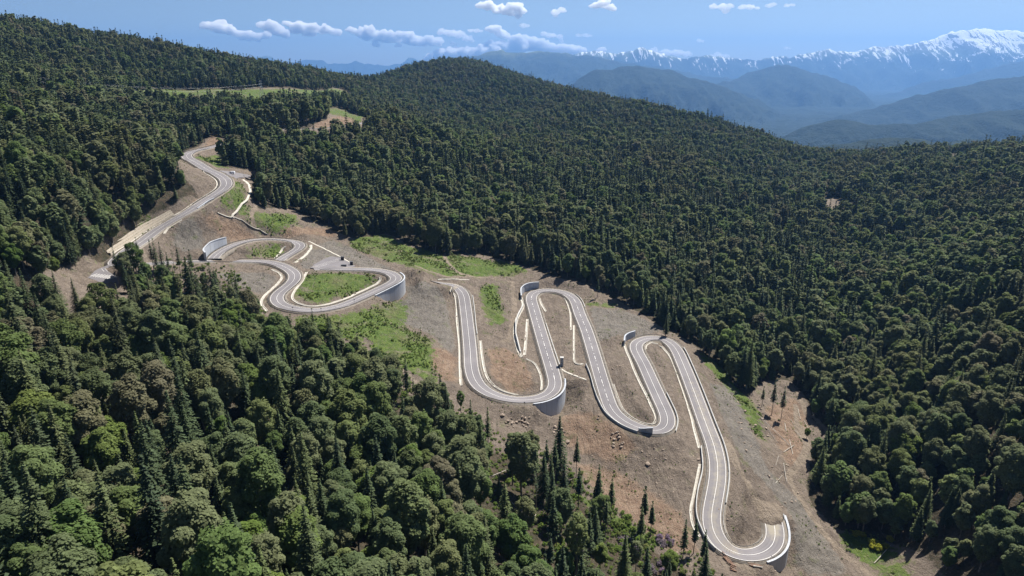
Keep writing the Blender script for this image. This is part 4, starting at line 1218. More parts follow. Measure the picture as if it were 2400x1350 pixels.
for L, Hh, out, lab in CUTW:
    V, Fs = wall_mesh(L, np.full(len(L), -1.0), Hh, .6, out)
    o = link("retaining_wall", mesh_of("retaining_wall", V, Fs, [MAT_WF], attrs={"arc": np.tile(arc_len(L), 8)})); tag(o, lab, "retaining wall", "concrete retaining walls")
def small_wall(px, hs, lab, drop=3.0, th=.5, mat=None):
    L = hit_ground(px if len(px) > 3 else dens(px, 3)); L = resample(L, 1.0); L[:, :2] = blur(L[:, :2], 2); L[:, 2] = blur(L, 12)[:, 2]
    Hh = np.interp(np.linspace(0, 1, len(L)), np.linspace(0, 1, len(hs)), hs)
    V, Fs = wall_mesh(L, np.full(len(L), -drop), Hh, th, 1)
    o = link("retaining_wall", mesh_of("retaining_wall", V, Fs, [mat or MAT_WF], attrs={"arc": np.tile(arc_len(L), 8)})); tag(o, lab, "retaining wall", "concrete retaining walls")
small_wall([(463,492),(475,484),(488,476),(502,469)], (.6, .8, .9, .8), "pale wedge shaped wall under the upper road below the car park", 7)
small_wall([(1497,1012),(1512,1018),(1529,1022)], (1.5, 3.0, 4.5), "dark faced wall end beside the lower middle hairpin", 5)
small_wall([(1226,720),(1215,742),(1209,760),(1209,790),(1220,828)], (.8, 2.0, 2.4, 2.0, .8), "bent wing wall of the drain left of the centre leg", 2, .45, MAT_CONC)

# ------------------------------------------------------------------ drains, paths and parapets beside the road
def clear_road(L, need):
    """push a line sideways until it stands clear of every carriageway"""
    for k2, (P2, w2) in RW.items():
        d2, j2, _ = side_dist(P2, L[:, 0], L[:, 1]); v = L[:, :2] - P2[j2, :2]
        nv = np.maximum(np.hypot(v[:, 0], v[:, 1]), .05); t = w2 / 2 + need
        m_ = nv < t; L[m_, :2] = P2[j2[m_], :2] + v[m_] / nv[m_, None] * t
    return L
def strip_thing(name, px, prof, lab, cat, group, mat, step=1.5, ground_fn=True, sm=10, need=None):
    L = hit_ground(catmull(px, 5)); L = resample(L, step)
    L = clear_road(L, prof[-1][0] + .9 if need is None else need)
    L[:, :2] = blur(L[:, :2], 3)
    L[:, 2] = ground_z(L[:, 0], L[:, 1]); L[:, 2] = np.maximum(blur(L, sm)[:, 2], L[:, 2] - .1)
    V, Fq = ribbon(L, [(o_ * .88, z_) for o_, z_ in prof] if name == 'drainage_channel' else prof)
    o = link(name, mesh_of(name, V, Fq, [mat])); tag(o, lab, cat, group); return o
def chan(w): return [(-w / 2, -.8), (-w / 2, .34), (-w / 2 + .4, .34), (-w / 2 + .42, .10), (w / 2 - .42, .10), (w / 2 - .4, .34), (w / 2, .34), (w / 2, -.8)]
def flat(w): return [(-w / 2, -.6), (-w / 2, .14), (w / 2, .14), (w / 2, -.6)]
CH = [
 ([(1052,682),(1067,695),(1071,720),(1071,753),(1077,811),(1078,860),(1080,906)], 2.0, "long pale drainage channel left of the first switchback leg"),
 ([(1126,801),(1130,838),(1138,879),(1152,902),(1180,920),(1215,928)], 1.9, "pale drain curving inside the bend of the first wide hairpin"),
 ([(1233,842),(1255,856),(1266,880),(1270,900),(1268,918)], 1.6, "short pale drain on the inner right side of the first wide hairpin"),
 ([(1220,697),(1226,719),(1211,750),(1206,787),(1214,820),(1222,838)], 2.6, "pale stone channel with a kink left of the centre leg"),
 ([(1236,750),(1233,790),(1229,834)], 2.2, "straight pale channel hugging the left side of the centre leg"),
 ([(1263,702),(1270,717),(1279,733)], 2.0, "short pale channel under the top bend of the centre switchback"),
 ([(1324,700),(1333,722),(1337,740),(1338,774)], 1.6, "narrow channel left of the third leg near its top"),
 ([(1345,764),(1345,821),(1347,853),(1366,856)], 1.6, "pale drain between the centre leg and the third leg"),
 ([(1432,903),(1451,954),(1470,982),(1500,998),(1526,999),(1538,986),(1526,954),(1495,890),(1470,830),(1462,808)], 1.8, "long pale drain looping inside the lower middle hairpin"),
 ([(1509,821),(1508,809),(1522,803),(1550,815),(1574,845),(1591,890),(1614,958),(1631,1026),(1638,1053)], 1.8, "pale drain between the last two long legs"),
 ([(1640,1090),(1632,1130),(1624,1170),(1618,1200),(1624,1235),(1640,1262)], 1.5, "thin pale drain outside the lowest leg on its left"),
 ([(719,639),(705,664),(688,688),(686,703),(705,715),(733,719),(769,715),(822,696),(876,671),(895,658),(890,650)], 1.9, "pale drain framing the green island inside the right clover loop"),
 ([(637,632),(657,644),(660,657),(640,676),(617,699),(613,714),(625,730)], 2.0, "pale drain along the left outside of the clover bend"),
 ([(669,582),(656,595),(644,607)], 1.6, "short pale drain on the inner edge of the upper loop"),
 ([(474,401),(500,414),(514,433),(502,451),(449,486),(399,511),(360,536),(324,564),(283,598)], 2.2, "long pale drain following the uphill side of the upper road"),
 ([(420,515),(400,532),(385,550)], 1.8, "short pale ramp edge beside the upper road"),
]
for px, w, lab in CH:
    strip_thing("drainage_channel", px, chan(w), lab, "drain", "pale drainage channels beside the road", MAT_STONE)
PT = [
 ([(568,422),(578,430),(584,442),(583,456),(572,478),(556,498),(541,510)], 3.4, "curved pale concrete path between the car park and the loops"),
 ([(509,502),(541,511),(566,522),(590,536),(610,547),(628,555)], 1.6, "narrow pale path running down to the upper loop"),
 ([(723,567),(755,582),(780,595),(804,607),(826,621)], 1.7, "narrow pale path passing the three dark cabins"),
 ([(728,575),(727,586),(711,602),(691,616)], 2.6, "short wide pale path right of the upper loop"),
 ([(1311,866),(1340,880),(1374,891)], 1.6, "pale footpath crossing between the centre legs"),
 ([(1025,655),(1060,656),(1100,657)], 1.4, "thin pale concrete kerb strip above the first leg"),
]
for px, w, lab in PT:
    strip_thing("concrete_path", px, flat(w), lab, "path", "pale concrete paths", MAT_STONE)
def para(h, w=.5): return [(-w / 2, -1.2), (-w / 2, h), (w / 2, h), (w / 2, -1.2)]
PA = [
 ([(1108,697),(1113,735),(1117,787)], 1.0, "white parapet on the right edge of the first leg"),
 ([(1348,691),(1357,703),(1361,722)], .9, "short white parapet outside the top right of the centre bend"),
 ([(1266,764),(1276,790),(1291,835),(1303,868)], .8, "white parapet along the right edge of the centre leg"),
 ([(1373,858),(1382,880),(1392,915),(1408,955),(1441,986),(1470,1000),(1497,1010)], 1.6, "long white parapet wall left of the third leg"),
 ([(1554,924),(1570,955),(1586,985),(1587,1000),(1583,1016)], 1.2, "white parapet outside the lower middle hairpin"),
 ([(1597,818),(1618,862),(1638,912),(1662,968),(1689,1033),(1703,1077),(1707,1118),(1703,1160),(1699,1187)], 1.3, "long white parapet on the right edge of the lowest leg"),
 ([(1643,1053),(1646,1107),(1635,1153),(1631,1205),(1642,1243),(1665,1270),(1683,1288)], 1.8, "white parapet wall on the left edge of the lowest leg"),
 ([(1827,1210),(1835,1238),(1841,1265),(1840,1285)], 1.0, "white parapet on the outer edge of the final bend"),
]
for px, h, lab in PA:
    strip_thing("parapet", px, para(h), lab, "parapet", "white concrete parapets", MAT_CONC, sm=4, need=1.25)

# box culvert beside the centre leg
P0 = clear_road(hit_ground([(1306, 858)]), 2.6)[0]
m = MB(); m.box((0, 0, 2.4), (1.7, 1.7, 6.0)); m.box((0, 0, 5.55), (2.1, 2.1, .3))
e = empty("culvert_shaft", P0, "grey concrete culvert shaft standing against the right edge of the centre leg", "culvert shaft")
m2 = MB(); m2.box((0, 0, 2.2), (1.9, 1.9, 7.0)); m2.build("shaft", MAT_WF, e); m3 = MB(); m3.box((0, 0, 5.85), (2.4, 2.4, .3)); m3.build("cover_slab", MAT_CONC, e)

# ------------------------------------------------------------------ car parks
def drape(name, poly, co, dz, mat, cell=.8):
    x0, y0 = poly.min(0); x1, y1 = poly.max(0)
    c = poly.mean(0)
    V = [(*c, float(np.dot([*c, 1], co)) + dz)] + [(p[0], p[1], float(np.dot([p[0], p[1], 1], co)) + dz) for p in poly]
    V += [(p[0], p[1], float(np.dot([p[0], p[1], 1], co)) + dz - 1.2) for p in poly]
    n = len(poly); Fs = [[0, 1 + i, 1 + (i + 1) % n] for i in range(n)] + [[1 + i, 1 + n + i, 1 + n + (i + 1) % n, 1 + (i + 1) % n] for i in range(n)]
    o = link(name, mesh_of(name, V, Fs, [mat])); tag(o, kind="structure"); return o
LMB = MB()
def stripe(co, a, b, w=.16):
    a, b = np.array(a), np.array(b); t = (b - a) / max(np.hypot(*(b - a)), .01); nrm = np.array([-t[1], t[0]]) * w / 2
    V = [np.r_[q, np.dot([*q, 1], co) + .17] for q in (a + nrm, a - nrm, b - nrm, b + nrm)]
    LMB.add(V, [(0, 1, 2, 3)])
for i, (poly, co) in enumerate(LOTW):
    drape("parking_lot", poly, co, .12, MAT_ASPH)
def px_line(co, a, b):
    """photo pixels -> the car park's own plane"""
    r = rays([a, b]); out = []
    for q in r: t = co[2] / (q[2] - co[0] * q[0] - co[1] * q[1]); out.append((q * t)[:2])
    return out
for k in range(15):
    f = k / 14
    stripe(LOTW[1][1], *px_line(LOTW[1][1], (738 + 50 * f, 623.5 - 17 * f), (749 + 50 * f, 627 - 17 * f)))
for k in range(9):
    f = k / 8
    stripe(LOTW[0][1], *px_line(LOTW[0][1], (212 + 60 * f * .75, 648 + 6 * f), (228 + 60 * f * .85, 642 + 6 * f)))
for k in range(6):
    f = k / 5
    stripe(LOTW[0][1], *px_line(LOTW[0][1], (238 + 40 * f, 630 - 3 * f), (244 + 40 * f, 637 - 3 * f)))
o = LMB.build("parking_markings", MAT_LINE); tag(o, kind="structure")

# ------------------------------------------------------------------ guard rails
MAT_RAIL = simple_mat("galvanised_rail", (.085, .085, .09), (.15, .15, .155), 1.0, .5, metal=.6)
def rail(P, off, lab):
    N = normals2(P); L = P.copy(); L[:, :2] += N * off
    L = resample(L, 2.0)
    V, Fq = ribbon(L, [(-.05, .42), (-.05, .80), (.05, .80), (.05, .42), (-.05, .42)])
    m = MB(); m.v = [tuple(v) for v in V]; m.f = [list(map(int, f)) for f in Fq]; m.m = [0] * len(m.f)
    for q in L[::2]: m.box((q[0], q[1], q[2] + .3), (.13, .13, 1.0))
    o = m.build("guard_rail", MAT_RAIL); tag(o, lab, "guard rail", "steel guard rails along the road"); return o
def cut(key, a, b):
    P, w = RW[key]; n = len(P); return P[int(a * n):int(b * n)], w / 2 + .75
RAILS = [
 ("clover", 0, .30, 1, "guard rail on the far side of the straight road behind the bare trees"),
 ("clover", .02, .30, -1, "guard rail on the near side of the straight road behind the bare trees"),
 ("clover", .30, .62, 1, "guard rail inside the big left clover bend"), ("clover", .30, .62, -1, "guard rail outside the big left clover bend"),
 ("clover", .62, .99, 1, "guard rail inside the right clover hairpin"), ("clover", .62, .86, -1, "guard rail on top of the right clover wall"),
 ("loop", .02, .97, 1, "guard rail outside the upper loop"), ("loop", .05, .97, -1, "guard rail inside the upper loop"),
 ("upper", .12, .40, 1, "guard rail on the valley side of the upper road bend"), ("upper", .42, .78, 1, "guard rail along the valley side of the straight upper road"), ("upper", .3, .78, -1, "guard rail along the hill side of the upper road"),
]
for i, (a, b, nm) in enumerate([(.02, .14, "first leg"), (.14, .27, "first wide hairpin"), (.27, .385, "centre leg"), (.385, .45, "top bend of the centre switchback"), (.45, .575, "third leg"), (.575, .65, "lower middle hairpin"), (.65, .72, "fifth leg"), (.72, .77, "top bend of the right switchback"), (.77, .90, "lowest long leg"), (.90, .985, "final hairpin")]):
    RAILS += [("switch", a, b, 1, "guard rail on one edge, travelling down, of the " + nm), ("switch", a, b, -1, "guard rail on the opposite edge of the " + nm)]
for key, a, b, s, lab in RAILS:
    P, o_ = cut(key, a, b)
    lab = lab.replace("on one edge, travelling down, of", "on the left hand descending edge of").replace("on the opposite edge of", "on the right hand descending edge of")
    rail(P, o_ * s, lab)

# ------------------------------------------------------------------ stepped terrace beside the upper road
L = hit_ground(catmull([(272,600),(300,571),(338,538),(368,517),(398,499)], 5)); L = resample(L, 2.0); L[:, :2] = blur(L[:, :2], 3)
dU, jU, sU = side_dist(RW["upper"][0], L[:, 0], L[:, 1])
PU = RW["upper"][0][jU]; NU = normals2(RW["upper"][0])[jU] * np.sign(np.median(sU))
e = empty("stepped_terrace", (0, 0, 0), "long stepped stone terrace banking the hill side of the upper road", "terrace wall")
for k in range(5):
    A = np.stack([PU[:, 0] + NU[:, 0] * (8.5 + 1.9 * k), PU[:, 1] + NU[:, 1] * (8.5 + 1.9 * k), PU[:, 2] + .4 + 1.15 * k], 1)
    V, Fq = ribbon(A, [(-1.05, -2.0), (-1.0, 1.0), (1.0, 1.0), (1.05, -2.0)])
    link("step", mesh_of("step", V, Fq, [MAT_GABION if "MAT_GABION" in globals() else simple_mat("gabion_stone", (.22, .19, .15), (.34, .30, .24), 1.2, bump=.2)]), e)

# ------------------------------------------------------------------ van, person, cabins, signs, pylon
MW = simple_mat("van_paint", (.68, .70, .74), (.74, .76, .80), .5, .35)
MGL = simple_mat("dark_glass", (.02, .025, .03), (.03, .035, .045), 1, .15)
MTY = simple_mat("tyre_rubber", (.02, .02, .02), (.035, .035, .035), 3, .9)
MDK = simple_mat("dark_cladding", (.035, .030, .032), (.07, .055, .055), 1.5, .7)
def lot_z(i, x, y): return float(np.dot([x, y, 1], LOTW[i][1])) + .12
q = px_line(LOTW[2][1], (543.5, 408), (544, 408))[0]
van = empty("van", (q[0], q[1], lot_z(2, *q)), "white panel van parked in the small car park on the upper road", "van", rz=math.radians(176))
m = MB()
prof = [(-2.9, .45), (-2.9, 2.35), (-2.7, 2.5), (1.15, 2.5), (1.75, 1.55), (2.75, 1.25), (2.9, .9), (2.9, .45)]
V = [(x, -.98, z) for x, z in prof] + [(x, .98, z) for x, z in prof]; n_ = len(prof)
m.add(V, [tuple(range(n_)), tuple(range(2 * n_ - 1, n_ - 1, -1))] + [(i, i + n_, (i + 1) % n_ + n_, (i + 1) % n_) for i in range(n_)])
m.build("body", MW, van)
m = MB(); m.add([(1.19, -.85, 2.42), (1.72, -.85, 1.62), (1.72, .85, 1.62), (1.19, .85, 2.42)], [(0, 1, 2, 3)]); m.build("windscreen", MGL, van).location = (.03, 0, .02)
for s in (-1, 1):
    m = MB(); m.add([(.25, .99 * s, 1.5), (1.55, .99 * s, 1.5), (1.05, .99 * s, 2.2), (.25, .99 * s, 2.2)], [(0, 1, 2, 3)]); m.build("side_window", MGL, van)
    for x in (-1.9, 1.95):
        m = MB(); m.tube([(x, s * .80, .38), (x, s * 1.02, .38)], .38, 14); m.build("wheel", MTY, van)
def person_at(loc, rz, lab):
    me = bpy.data.meshes.new("person")
    J = [((0,0,.95),.15),((0,0,1.18),.15),((0,0,1.42),.16),((0,0,1.54),.06),((0,.01,1.68),.10),((0,.01,1.78),.085),
         ((.11,0,.88),.10),((.12,.03,.50),.07),((.12,0,.09),.05),((.12,.13,.04),.045),((-.11,0,.88),.10),((-.13,-.04,.50),.07),((-.13,-.06,.09),.05),((-.13,.07,.04),.045),
         ((.20,0,1.42),.065),((.25,.02,1.14),.048),((.24,.12,.90),.035),((.24,.17,.82),.03),((-.20,0,1.42),.065),((-.26,.0,1.14),.048),((-.26,.05,.88),.035),((-.26,.08,.80),.03)]
    E = [(0,1),(1,2),(2,3),(3,4),(4,5),(0,6),(6,7),(7,8),(8,9),(0,10),(10,11),(11,12),(12,13),(2,14),(14,15),(15,16),(16,17),(2,18),(18,19),(19,20),(20,21)]
    me.from_pydata([j[0] for j in J], E, [])
    mt_, nt, b = new_mat("clothes_and_skin")
    tc = nd(nt, "ShaderNodeTexCoord"); sp = nd(nt, "ShaderNodeSeparateXYZ"); nt.links.new(tc.outputs["Object"], sp.inputs[0])
    z = sp.outputs[2]
    c = mixc(nt, math_n(nt, 'GREATER_THAN', z, .93), (.03, .035, .06), (.05, .08, .16))
    c = mixc(nt, math_n(nt, 'GREATER_THAN', z, 1.52), c, (.42, .27, .20)); c = mixc(nt, math_n(nt, 'GREATER_THAN', z, 1.75), c, (.03, .02, .015))
    nt.links.new(c, b.inputs["Base Color"]); me.materials.append(mt_)
    o = link("person", me); o.location = loc; o.rotation_euler = (0, 0, rz)
    o.modifiers.new("skin", 'SKIN')
    for i, j in enumerate(J): me.skin_vertices[0].data[i].radius = (j[1], j[1] * .85); me.skin_vertices[0].data[i].use_root = (i == 0)
    sb_ = o.modifiers.new("sub", 'SUBSURF'); sb_.levels = sb_.render_levels = 2
    return tag(o, lab, "person")
q = px_line(LOTW[2][1], (572, 414), (573, 414))[0]
person_at((q[0], q[1], lot_z(2, *q)), 2.4, "person in dark clothes standing on the asphalt right of the white van")
def cabin(P, d, rz, lab):
    e = empty("cabin", P, lab, "cabin", "dark cabins by the road", rz)
    m = MB(); m.box((0, 0, d[2] / 2), d); m.build("body", MDK, e)
    m = MB(); m.box((0, 0, d[2] + .08), (d[0] + .3, d[1] + .3, .16), top=(.9, .9)); m.build("roof", MAT_RAIL, e)
    m = MB(); m.box((0, -d[1] / 2 - .02, d[2] * .42), (d[0] * .34, .06, d[2] * .8)); m.build("door", MTY, e)
for px, d, rz, lab, li in (((803, 611), (2.5, 2.2, 2.8), .2, "dark boxy cabin at the top corner of the parking bay by the loops", 1), ((824, 622), (2.2, 2.2, 2.7), .3, "dark boxy cabin nearest the right end of the parking bay", 1),
                       ((806, 626), (4.0, 1.8, 1.1), .1, "low wide dark box between the two cabins by the loops", 1), ((593, 419), (3.0, 2.4, 2.6), -.2, "dark red brown hut under the trees at the end of the upper car park", 2)):
    P = hit_ground([px])[0]; P[2] = max(P[2], lot_z(li, P[0], P[1]) - .05); cabin(P, d, rz, lab)
def sign_at(px, lab):
    P = hit_ground([px])[0]
    e = empty("road_sign", P, lab, "road sign", "small road signs")
    m = MB(); m.tube([(0, 0, -.5), (0, 0, 3.0)], .06, 6); m.build("post", MAT_RAIL, e)
    m = MB(); m.tube([(0, -.05, 2.7), (0, -.09, 2.7)], .38, 12); m.build("plate", MDK, e)
for px, lab in (((485,500),"road sign in front of the wedge shaped wall on the upper road"),((753,733),"road sign below the bottom of the clover loops, the middle one"),((687,731),"road sign at the lower left of the clover loops"),((831,713),"road sign on the lower right straight of the clover loops"),
    ((1143,946),"road sign outside the first wide hairpin on its left"),((1229,957),"road sign at the very bottom of the first wide hairpin"),((1322,905),"road sign at the right edge of the first wide hairpin"),((1806,1318),"road sign at the outer edge of the final hairpin"),((709,630),"road sign between the two clover loops")):
    sign_at(px, lab)
MST = simple_mat("pylon_steel", (.20, .21, .22), (.28, .29, .30), 1, .5, metal=.4)
PY = hit_ground([(615, 232)])[0]
e = empty("power_pylon", PY, "tall steel lattice power pylon in the grassy clearing under the left ridge", "pylon")
m = MB(); Hp = 30.0
def leg_x(z): return 3.2 * (1 - z / Hp) + .5
lev = [0, 5, 10, 15, 20, 25, 30]
for sx, sy in ((1, 1), (1, -1), (-1, -1), (-1, 1)):
    m.tube([(sx * leg_x(z), sy * leg_x(z), z) for z in lev], .16, 4)
for a, b in zip(lev[:-1], lev[1:]):
    for (s1, s2) in (((1, 1), (1, -1)), ((1, -1), (-1, -1)), ((-1, -1), (-1, 1)), ((-1, 1), (1, 1))):
        m.tube([(s1[0] * leg_x(a), s1[1] * leg_x(a), a), (s2[0] * leg_x(b), s2[1] * leg_x(b), b)], .09, 4)
        m.tube([(s2[0] * leg_x(a), s2[1] * leg_x(a), a), (s1[0] * leg_x(b), s1[1] * leg_x(b), b)], .09, 4)
m.build("mast", MST, e)
for z, wd in ((20, 7), (24.5, 9), (29, 6)):
    m = MB(); m.tube([(0, -wd, z), (0, 0, z + .9), (0, wd, z)], .16, 4); m.tube([(0, -wd, z), (0, wd, z)], .12, 4); m.build("cross_arm", MST, e)
PW = hit_ground([(30, 214)])[0]
for k, (oy, z) in enumerate(((-7, 20), (7, 20), (-9, 24.5), (9, 24.5))):
    a = np.array([PY[0], PY[1] + oy, PY[2] + z]); b = np.array([PW[0] - 60, PW[1] + oy, PW[2] + z + 4])
    pts = [a + (b - a) * t - np.array([0, 0, 60 * t * (1 - t)]) for t in np.linspace(0, 1, 24)]
    m = MB(); m.tube(pts, .03, 4)
    o = m.build("power_line", MST); tag(o, "thin sagging power line over the left clearing, " + ["near lower", "far lower", "near upper", "far upper"][k] + " wire", "power line", "power lines over the left clearing")
e.rotation_euler = (0, 0, 0)

# ------------------------------------------------------------------ logs, fallen trunks, boulders
MLOG = simple_mat("log_bark", (.17, .105, .075), (.30, .20, .145), 1.4, .95)
MPALE = simple_mat("bleached_wood", (.28, .25, .215), (.42, .39, .34), .8, .9)
def log_between(A, B, r, lab, cat, group, mat, lift=.0, name="log"):
    m = MB(); A, B = np.array(A, float), np.array(B, float); A[2] += r + lift; B[2] += r + lift
    md = (A + B) / 2 + RNG.normal(size=3) * .08
    m.tube([A, md, B], [r, r * .9, r * .75], 8)
    o = m.build(name, mat); tag(o, lab, cat, group)
rgl = np.random.default_rng(5)
for k in range(11):
    a = hit_ground([(1689 + 2.3 * k, 1300 + 3.6 * k), (1716 + 1.2 * k, 1317 + 2.6 * k)])
    row = ["top", "upper", "upper", "upper", "middle", "middle", "middle", "lower", "lower", "lower", "bottom"][k]
    log_between(a[0] + rgl.normal(size=3) * [.5, .5, 0], a[1] + rgl.normal(size=3) * [.5, .5, 0], rgl.uniform(.24, .36), "brown log in the %s part of the pile left of the final hairpin" % row, "log", "logs piled left of the sandy track", MLOG, rgl.uniform(0, .5))
for k in range(4):
    a = hit_ground([(1752 + 4 * k, 1324 + 2.8 * k), (1778 + 3 * k, 1326 + 2.4 * k)])
    log_between(a[0], a[1], (.25, .28, .3, .45)[k], ["thin brown log", "brown log", "short brown log", "thick pale log"][k] + " lying left of the final retaining wall", "log", "logs lying right of the sandy track", MLOG if k < 3 else MPALE, .1)
FALL = [((1777,975),(1797,992)),((1782,983),(1846,1042)),((1812,1008),(1850,1047)),((1850,1033),(1858,1066)),((1836,1061),(1861,1047)),((1884,988),(1898,1012)),((1839,995),(1842,1013)),((1853,985),(1864,1003)),
 ((1836,1088),(1843,1132)),((1824,1072),(1818,1093)),((1817,1136),(1833,1117)),((1793,943),(1813,957)),((1902,955),(1907,980)),((1870,960),(1876,985)),((1800,1010),(1822,1040)),((1862,1010),(1880,1030)),((1775,990),(1800,1005)),
 ((1256,1206),(1244,1237)),((1233,1276),(1259,1302)),((1293,1298),(1285,1314)),((1337,1276),(1356,1246)),((963,983),(994,976)),((1152,1120),(1215,1093)),((370,662),(402,676)),((420,702),(452,690)),((455,655),(475,668)),((500,700),(530,688)),((430,725),(470,735)),((2048,1322),(2086,1284)),((1330,1230),(1345,1262)),((1200,1180),(1235,1215)),((900,870),(935,882)),((1310,1200),(1332,1216)),((1540,1260),(1548,1285))]
def fl_zone(x, y):
    if x > 2000: return "in the yellow green scrub at the bottom right"
    if x > 1700: return "on the reddish clearing right of the lowest leg, " + ("upper part" if y < 985 else "middle part" if y < 1060 else "lower part")
    if x > 1100: return "among the slim trees below the switchbacks"
    if x > 850: return "on the wood edge below the first leg"
    return "among the bare trees left of the clover loops"
for (a, b) in FALL:
    P = hit_ground([a, b])
    ln = np.linalg.norm(P[1] - P[0]); tn = "long" if ln > 14 else "short"
    if P[0][0] != P[1][0]: log_between(P[0], P[1], rgl.uniform(.12, .22), tn + " pale fallen trunk " + fl_zone((a[0] + b[0]) / 2, (a[1] + b[1]) / 2), "fallen trunk", "fallen trunks", MPALE, .1, "fallen_trunk")
MROCK = simple_mat("rock_brown", (.20, .155, .12), (.36, .29, .23), .8, .95, bump=.15)
def rock_mesh(seed, sub=2):
    b = bmesh.new(); bmesh.ops.create_icosphere(b, subdivisions=sub, radius=1)
    rg = np.random.default_rng(seed); nr = rg.normal(size=(7, 3)); nr /= np.linalg.norm(nr, axis=1, keepdims=True); dd = rg.uniform(.55, .9, 7)
    for v in b.verts:
        p = np.array(v.co[:])
        for q, d in zip(nr, dd):
            t = p @ q
            if t > d: p = p - q * (t - d)
        v.co = p * np.array([1.15, .9, .72]) * (1 + .06 * rg.normal())
    me = bpy.data.meshes.new("boulder"); b.to_mesh(me); b.free(); me.materials.append(MROCK); return me
ROCKS = [rock_mesh(s) for s in range(8)]
HEAPS = [((1175,1245),(976,1006),26,.9,"in the rubble heap below the first wide hairpin"),((1292,1324),(998,1022),10,.8,"in the small heap right of the tall wall's foot"),((1432,1462),(1013,1052),16,.8,"in the rubble heap left of the lower middle hairpin"),((1395,1412),(975,990),4,.7,"on the slope left of the long white parapet"),
 ((1515,1522),(1088,1095),1,1.6,"standing alone on the brown slope, pale and large"),((1330,1336),(1038,1044),1,1.5,"standing alone below the small rubble heap"),((1500,1560),(1050,1085),7,.6,"on the brown slope below the dark faced wall end"),((1630,1640),(1075,1085),1,1.4,"beside the lowest leg's left parapet"),
 ((1720,1800),(930,1060),22,.8,"along the scree edge right of the lowest leg"),((1800,1870),(1080,1180),14,.7,"on the scree above the muddy track"),((1435,1475),(845,870),4,.6,"right of the third leg"),((1640,1720),(1180,1230),5,.5,"inside the final hairpin"),((970,1000),(770,800),4,.7,"on the green slope left of the first leg")]
for (xr, yr, n_, sz, where) in HEAPS:
    pts = np.stack([rgl.uniform(*xr, n_), rgl.uniform(*yr, n_)], 1); P = hit_ground(pts)
    for k in range(n_):
        s = sz * rgl.uniform(.6, 1.35)
        if n_ > 1: lab = ("large" if s > sz * 1.1 else "small" if s < sz * .8 else "middling") + " brown boulder " + where
        else: lab = "big brown boulder " + where
        o = link("boulder", ROCKS[rgl.integers(8)]); o.location = P[k] + [0, 0, s * .25]; o.rotation_euler = (rgl.uniform(-.4, .4), rgl.uniform(-.4, .4), rgl.uniform(0, 6)); o.scale = (s, s * rgl.uniform(.8, 1.2), s)
        tag(o, lab, "boulder", "boulders " + where)

# ------------------------------------------------------------------ shrubs and rubble
M_SHRUB = leaf_mat("shrub_leaves", [(0, (.105, .165, .030)), (.4, (.150, .200, .045)), (.75, (.085, .135, .028)), (1, (.180, .195, .065))])
M_RHODO = leaf_mat("rhododendron", [(0, (.21, .15, .22)), (.5, (.15, .13, .14)), (1, (.25, .18, .26))])
M_YEL = leaf_mat("yellow_broom", [(0, (.28, .26, .025)), (.5, (.22, .24, .03)), (1, (.34, .30, .03))])
def bush(seed, n_, cs, mat, name="shrub"):
    V, lf = crown_round(2.0, 1.25, n_, seed, cs, .0, 8); return crown_mesh(name, (V - [0, 0, .15], lf), mat)
RH = [bush(200 + k, 420, .12, M_RHODO) for k in range(3)]; YL = [bush(210 + k, 500, .12, M_YEL) for k in range(3)]; GB = [bush(220 + k, 420, .13, M_SHRUB) for k in range(3)]
def shrubs(pts, meshes, smin, smax, lab, grp):
    P = hit_ground(pts)
    for k, q in enumerate(P):
        o = link("shrub", meshes[k % len(meshes)]); s = rgl.uniform(smin, smax); o.location = q; o.scale = (s, s, s * .9); o.rotation_euler = (0, 0, rgl.uniform(0, 6)); tag(o, lab, "shrub", grp)
shrubs([(1455+rgl.uniform(0, 45), 1262+rgl.uniform(0, 45)) for _ in range(12)], RH, .8, 1.4, "purple flowering shrub among the slim trees left of the final hairpin", "purple shrubs among slim trees")
shrubs([(1538+rgl.uniform(0, 40), 1255+rgl.uniform(0, 30)) for _ in range(11)], RH, .8, 1.4, "purple flowering shrub at the foot of the two tall slim firs", "purple shrubs at the tall firs")
shrubs([(1520+rgl.uniform(0, 50), 1325+rgl.uniform(0, 22)) for _ in range(8)], RH, .8, 1.3, "purple flowering shrub at the bottom edge left of the log pile", "purple shrubs at the bottom edge")
shrubs([(2000+rgl.uniform(0, 20), 1252+rgl.uniform(0, 14)) for _ in range(4)], YL, 1.0, 1.7, "yellow flowering shrub at the top of the bottom right scrub", "upper yellow shrubs")
shrubs([(2040+rgl.uniform(0, 45), 1268+rgl.uniform(0, 25)) for _ in range(9)], YL, 1.1, 1.9, "yellow flowering shrub beside the pale trunk at bottom right", "yellow shrubs by the pale trunk")

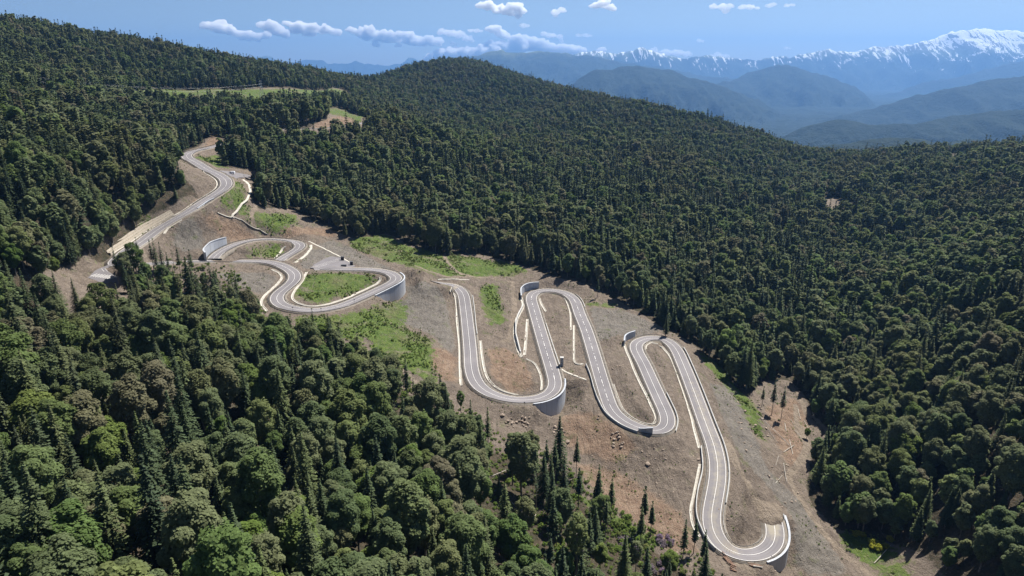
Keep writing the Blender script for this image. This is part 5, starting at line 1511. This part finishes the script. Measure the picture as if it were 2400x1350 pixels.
SRC["shrub"] = bpy.data.collections.new("shrub_source")
for k in range(5):
    o = bpy.data.objects.new(f"shrub_source_{k:02d}", bush(230 + k, 150, .22, M_SHRUB)); SRC["shrub"].objects.link(o)
SRC["rock"] = bpy.data.collections.new("rock_source")
for k in range(6):
    o = bpy.data.objects.new(f"rock_source_{k:02d}", rock_mesh(50 + k, 1)); SRC["rock"].objects.link(o)
def field(x0, x1, y0, y1, sp):
    a = np.arange(x0, x1, sp); b = np.arange(y0, y1, sp); A, B = np.meshgrid(a, b)
    A = (A + RNG.uniform(-.5, .5, A.shape) * sp).ravel(); B = (B + RNG.uniform(-.5, .5, B.shape) * sp).ravel()
    return A, B
def scatter2(name, src, x, y, s, label, cat):
    global cx, cy, cz, SCL, ROT, VAR, dist
    keep = (cx, cy, cz, SCL, ROT, VAR, dist)
    cx, cy, cz, SCL = x, y, ground_z(x, y), s
    ROT = RNG.random(len(x)) * 6.28; nsrc = len(SRC[src].objects); VAR = RNG.integers(0, nsrc, len(x)); dist = np.zeros(len(x))
    NV[src] = nsrc
    scatter(name, src, np.ones(len(x), bool), label, cat)
    cx, cy, cz, SCL, ROT, VAR, dist = keep
A, B = field(-320, 300, 230, 800, 1.7)
g = grid_v(M_grass, A, B) + .16 * (fbm(A, B, 16, 3) - .5); rdd = grid_v(ROADD.reshape(XX.shape), A, B); cl = grid_v(M_clear, A, B)
pn = fbm(A + 70, B, 11, 3)
sp_ = np.zeros(len(A), bool)
for p in SPARSE: sp_ |= inpoly(world_poly(p), A, B)
on = (rdd > 2.5) & (((g > .35) & (pn > .50) & (RNG.random(len(A)) < .85)) | ((cl > .4) & (pn > .60) & (RNG.random(len(A)) < .25)) | (sp_ & (RNG.random(len(A)) < .34)))
trk = grid_v(M_track, A, B); on &= trk < .2
for poly, _ in LOTW: on &= ~inpoly(poly, A, B)
s = RNG.uniform(.18, .55, on.sum()) * np.where(RNG.random(on.sum()) < .1, 1.7, 1) * np.where(sp_[on], 1.5, np.where(g[on] > .35, 1.0, .6))
scatter2("undergrowth", "shrub", A[on], B[on], s, "low green scrub and weeds growing over the cleared slopes", "undergrowth")
A, B = field(-320, 300, 230, 720, 1.6)
cl = grid_v(M_clear, A, B); g = grid_v(M_grass, A, B); rdd = grid_v(ROADD.reshape(XX.shape), A, B); pn = fbm(A, B + 40, 24, 4)
on = (cl > .5) & (rdd > 2.4) & (RNG.random(len(A)) < np.clip((pn - .40) * 2.0, .06, .8) * np.where(g > .4, .25, 1))
for poly, _ in LOTW: on &= ~inpoly(poly, A, B)
s = RNG.uniform(.12, .40, on.sum()) * (1 + (RNG.random(on.sum()) < .06) * .9)
scatter2("rubble", "rock", A[on], B[on], s, "loose stones strewn over the bare soil slopes", "rubble")
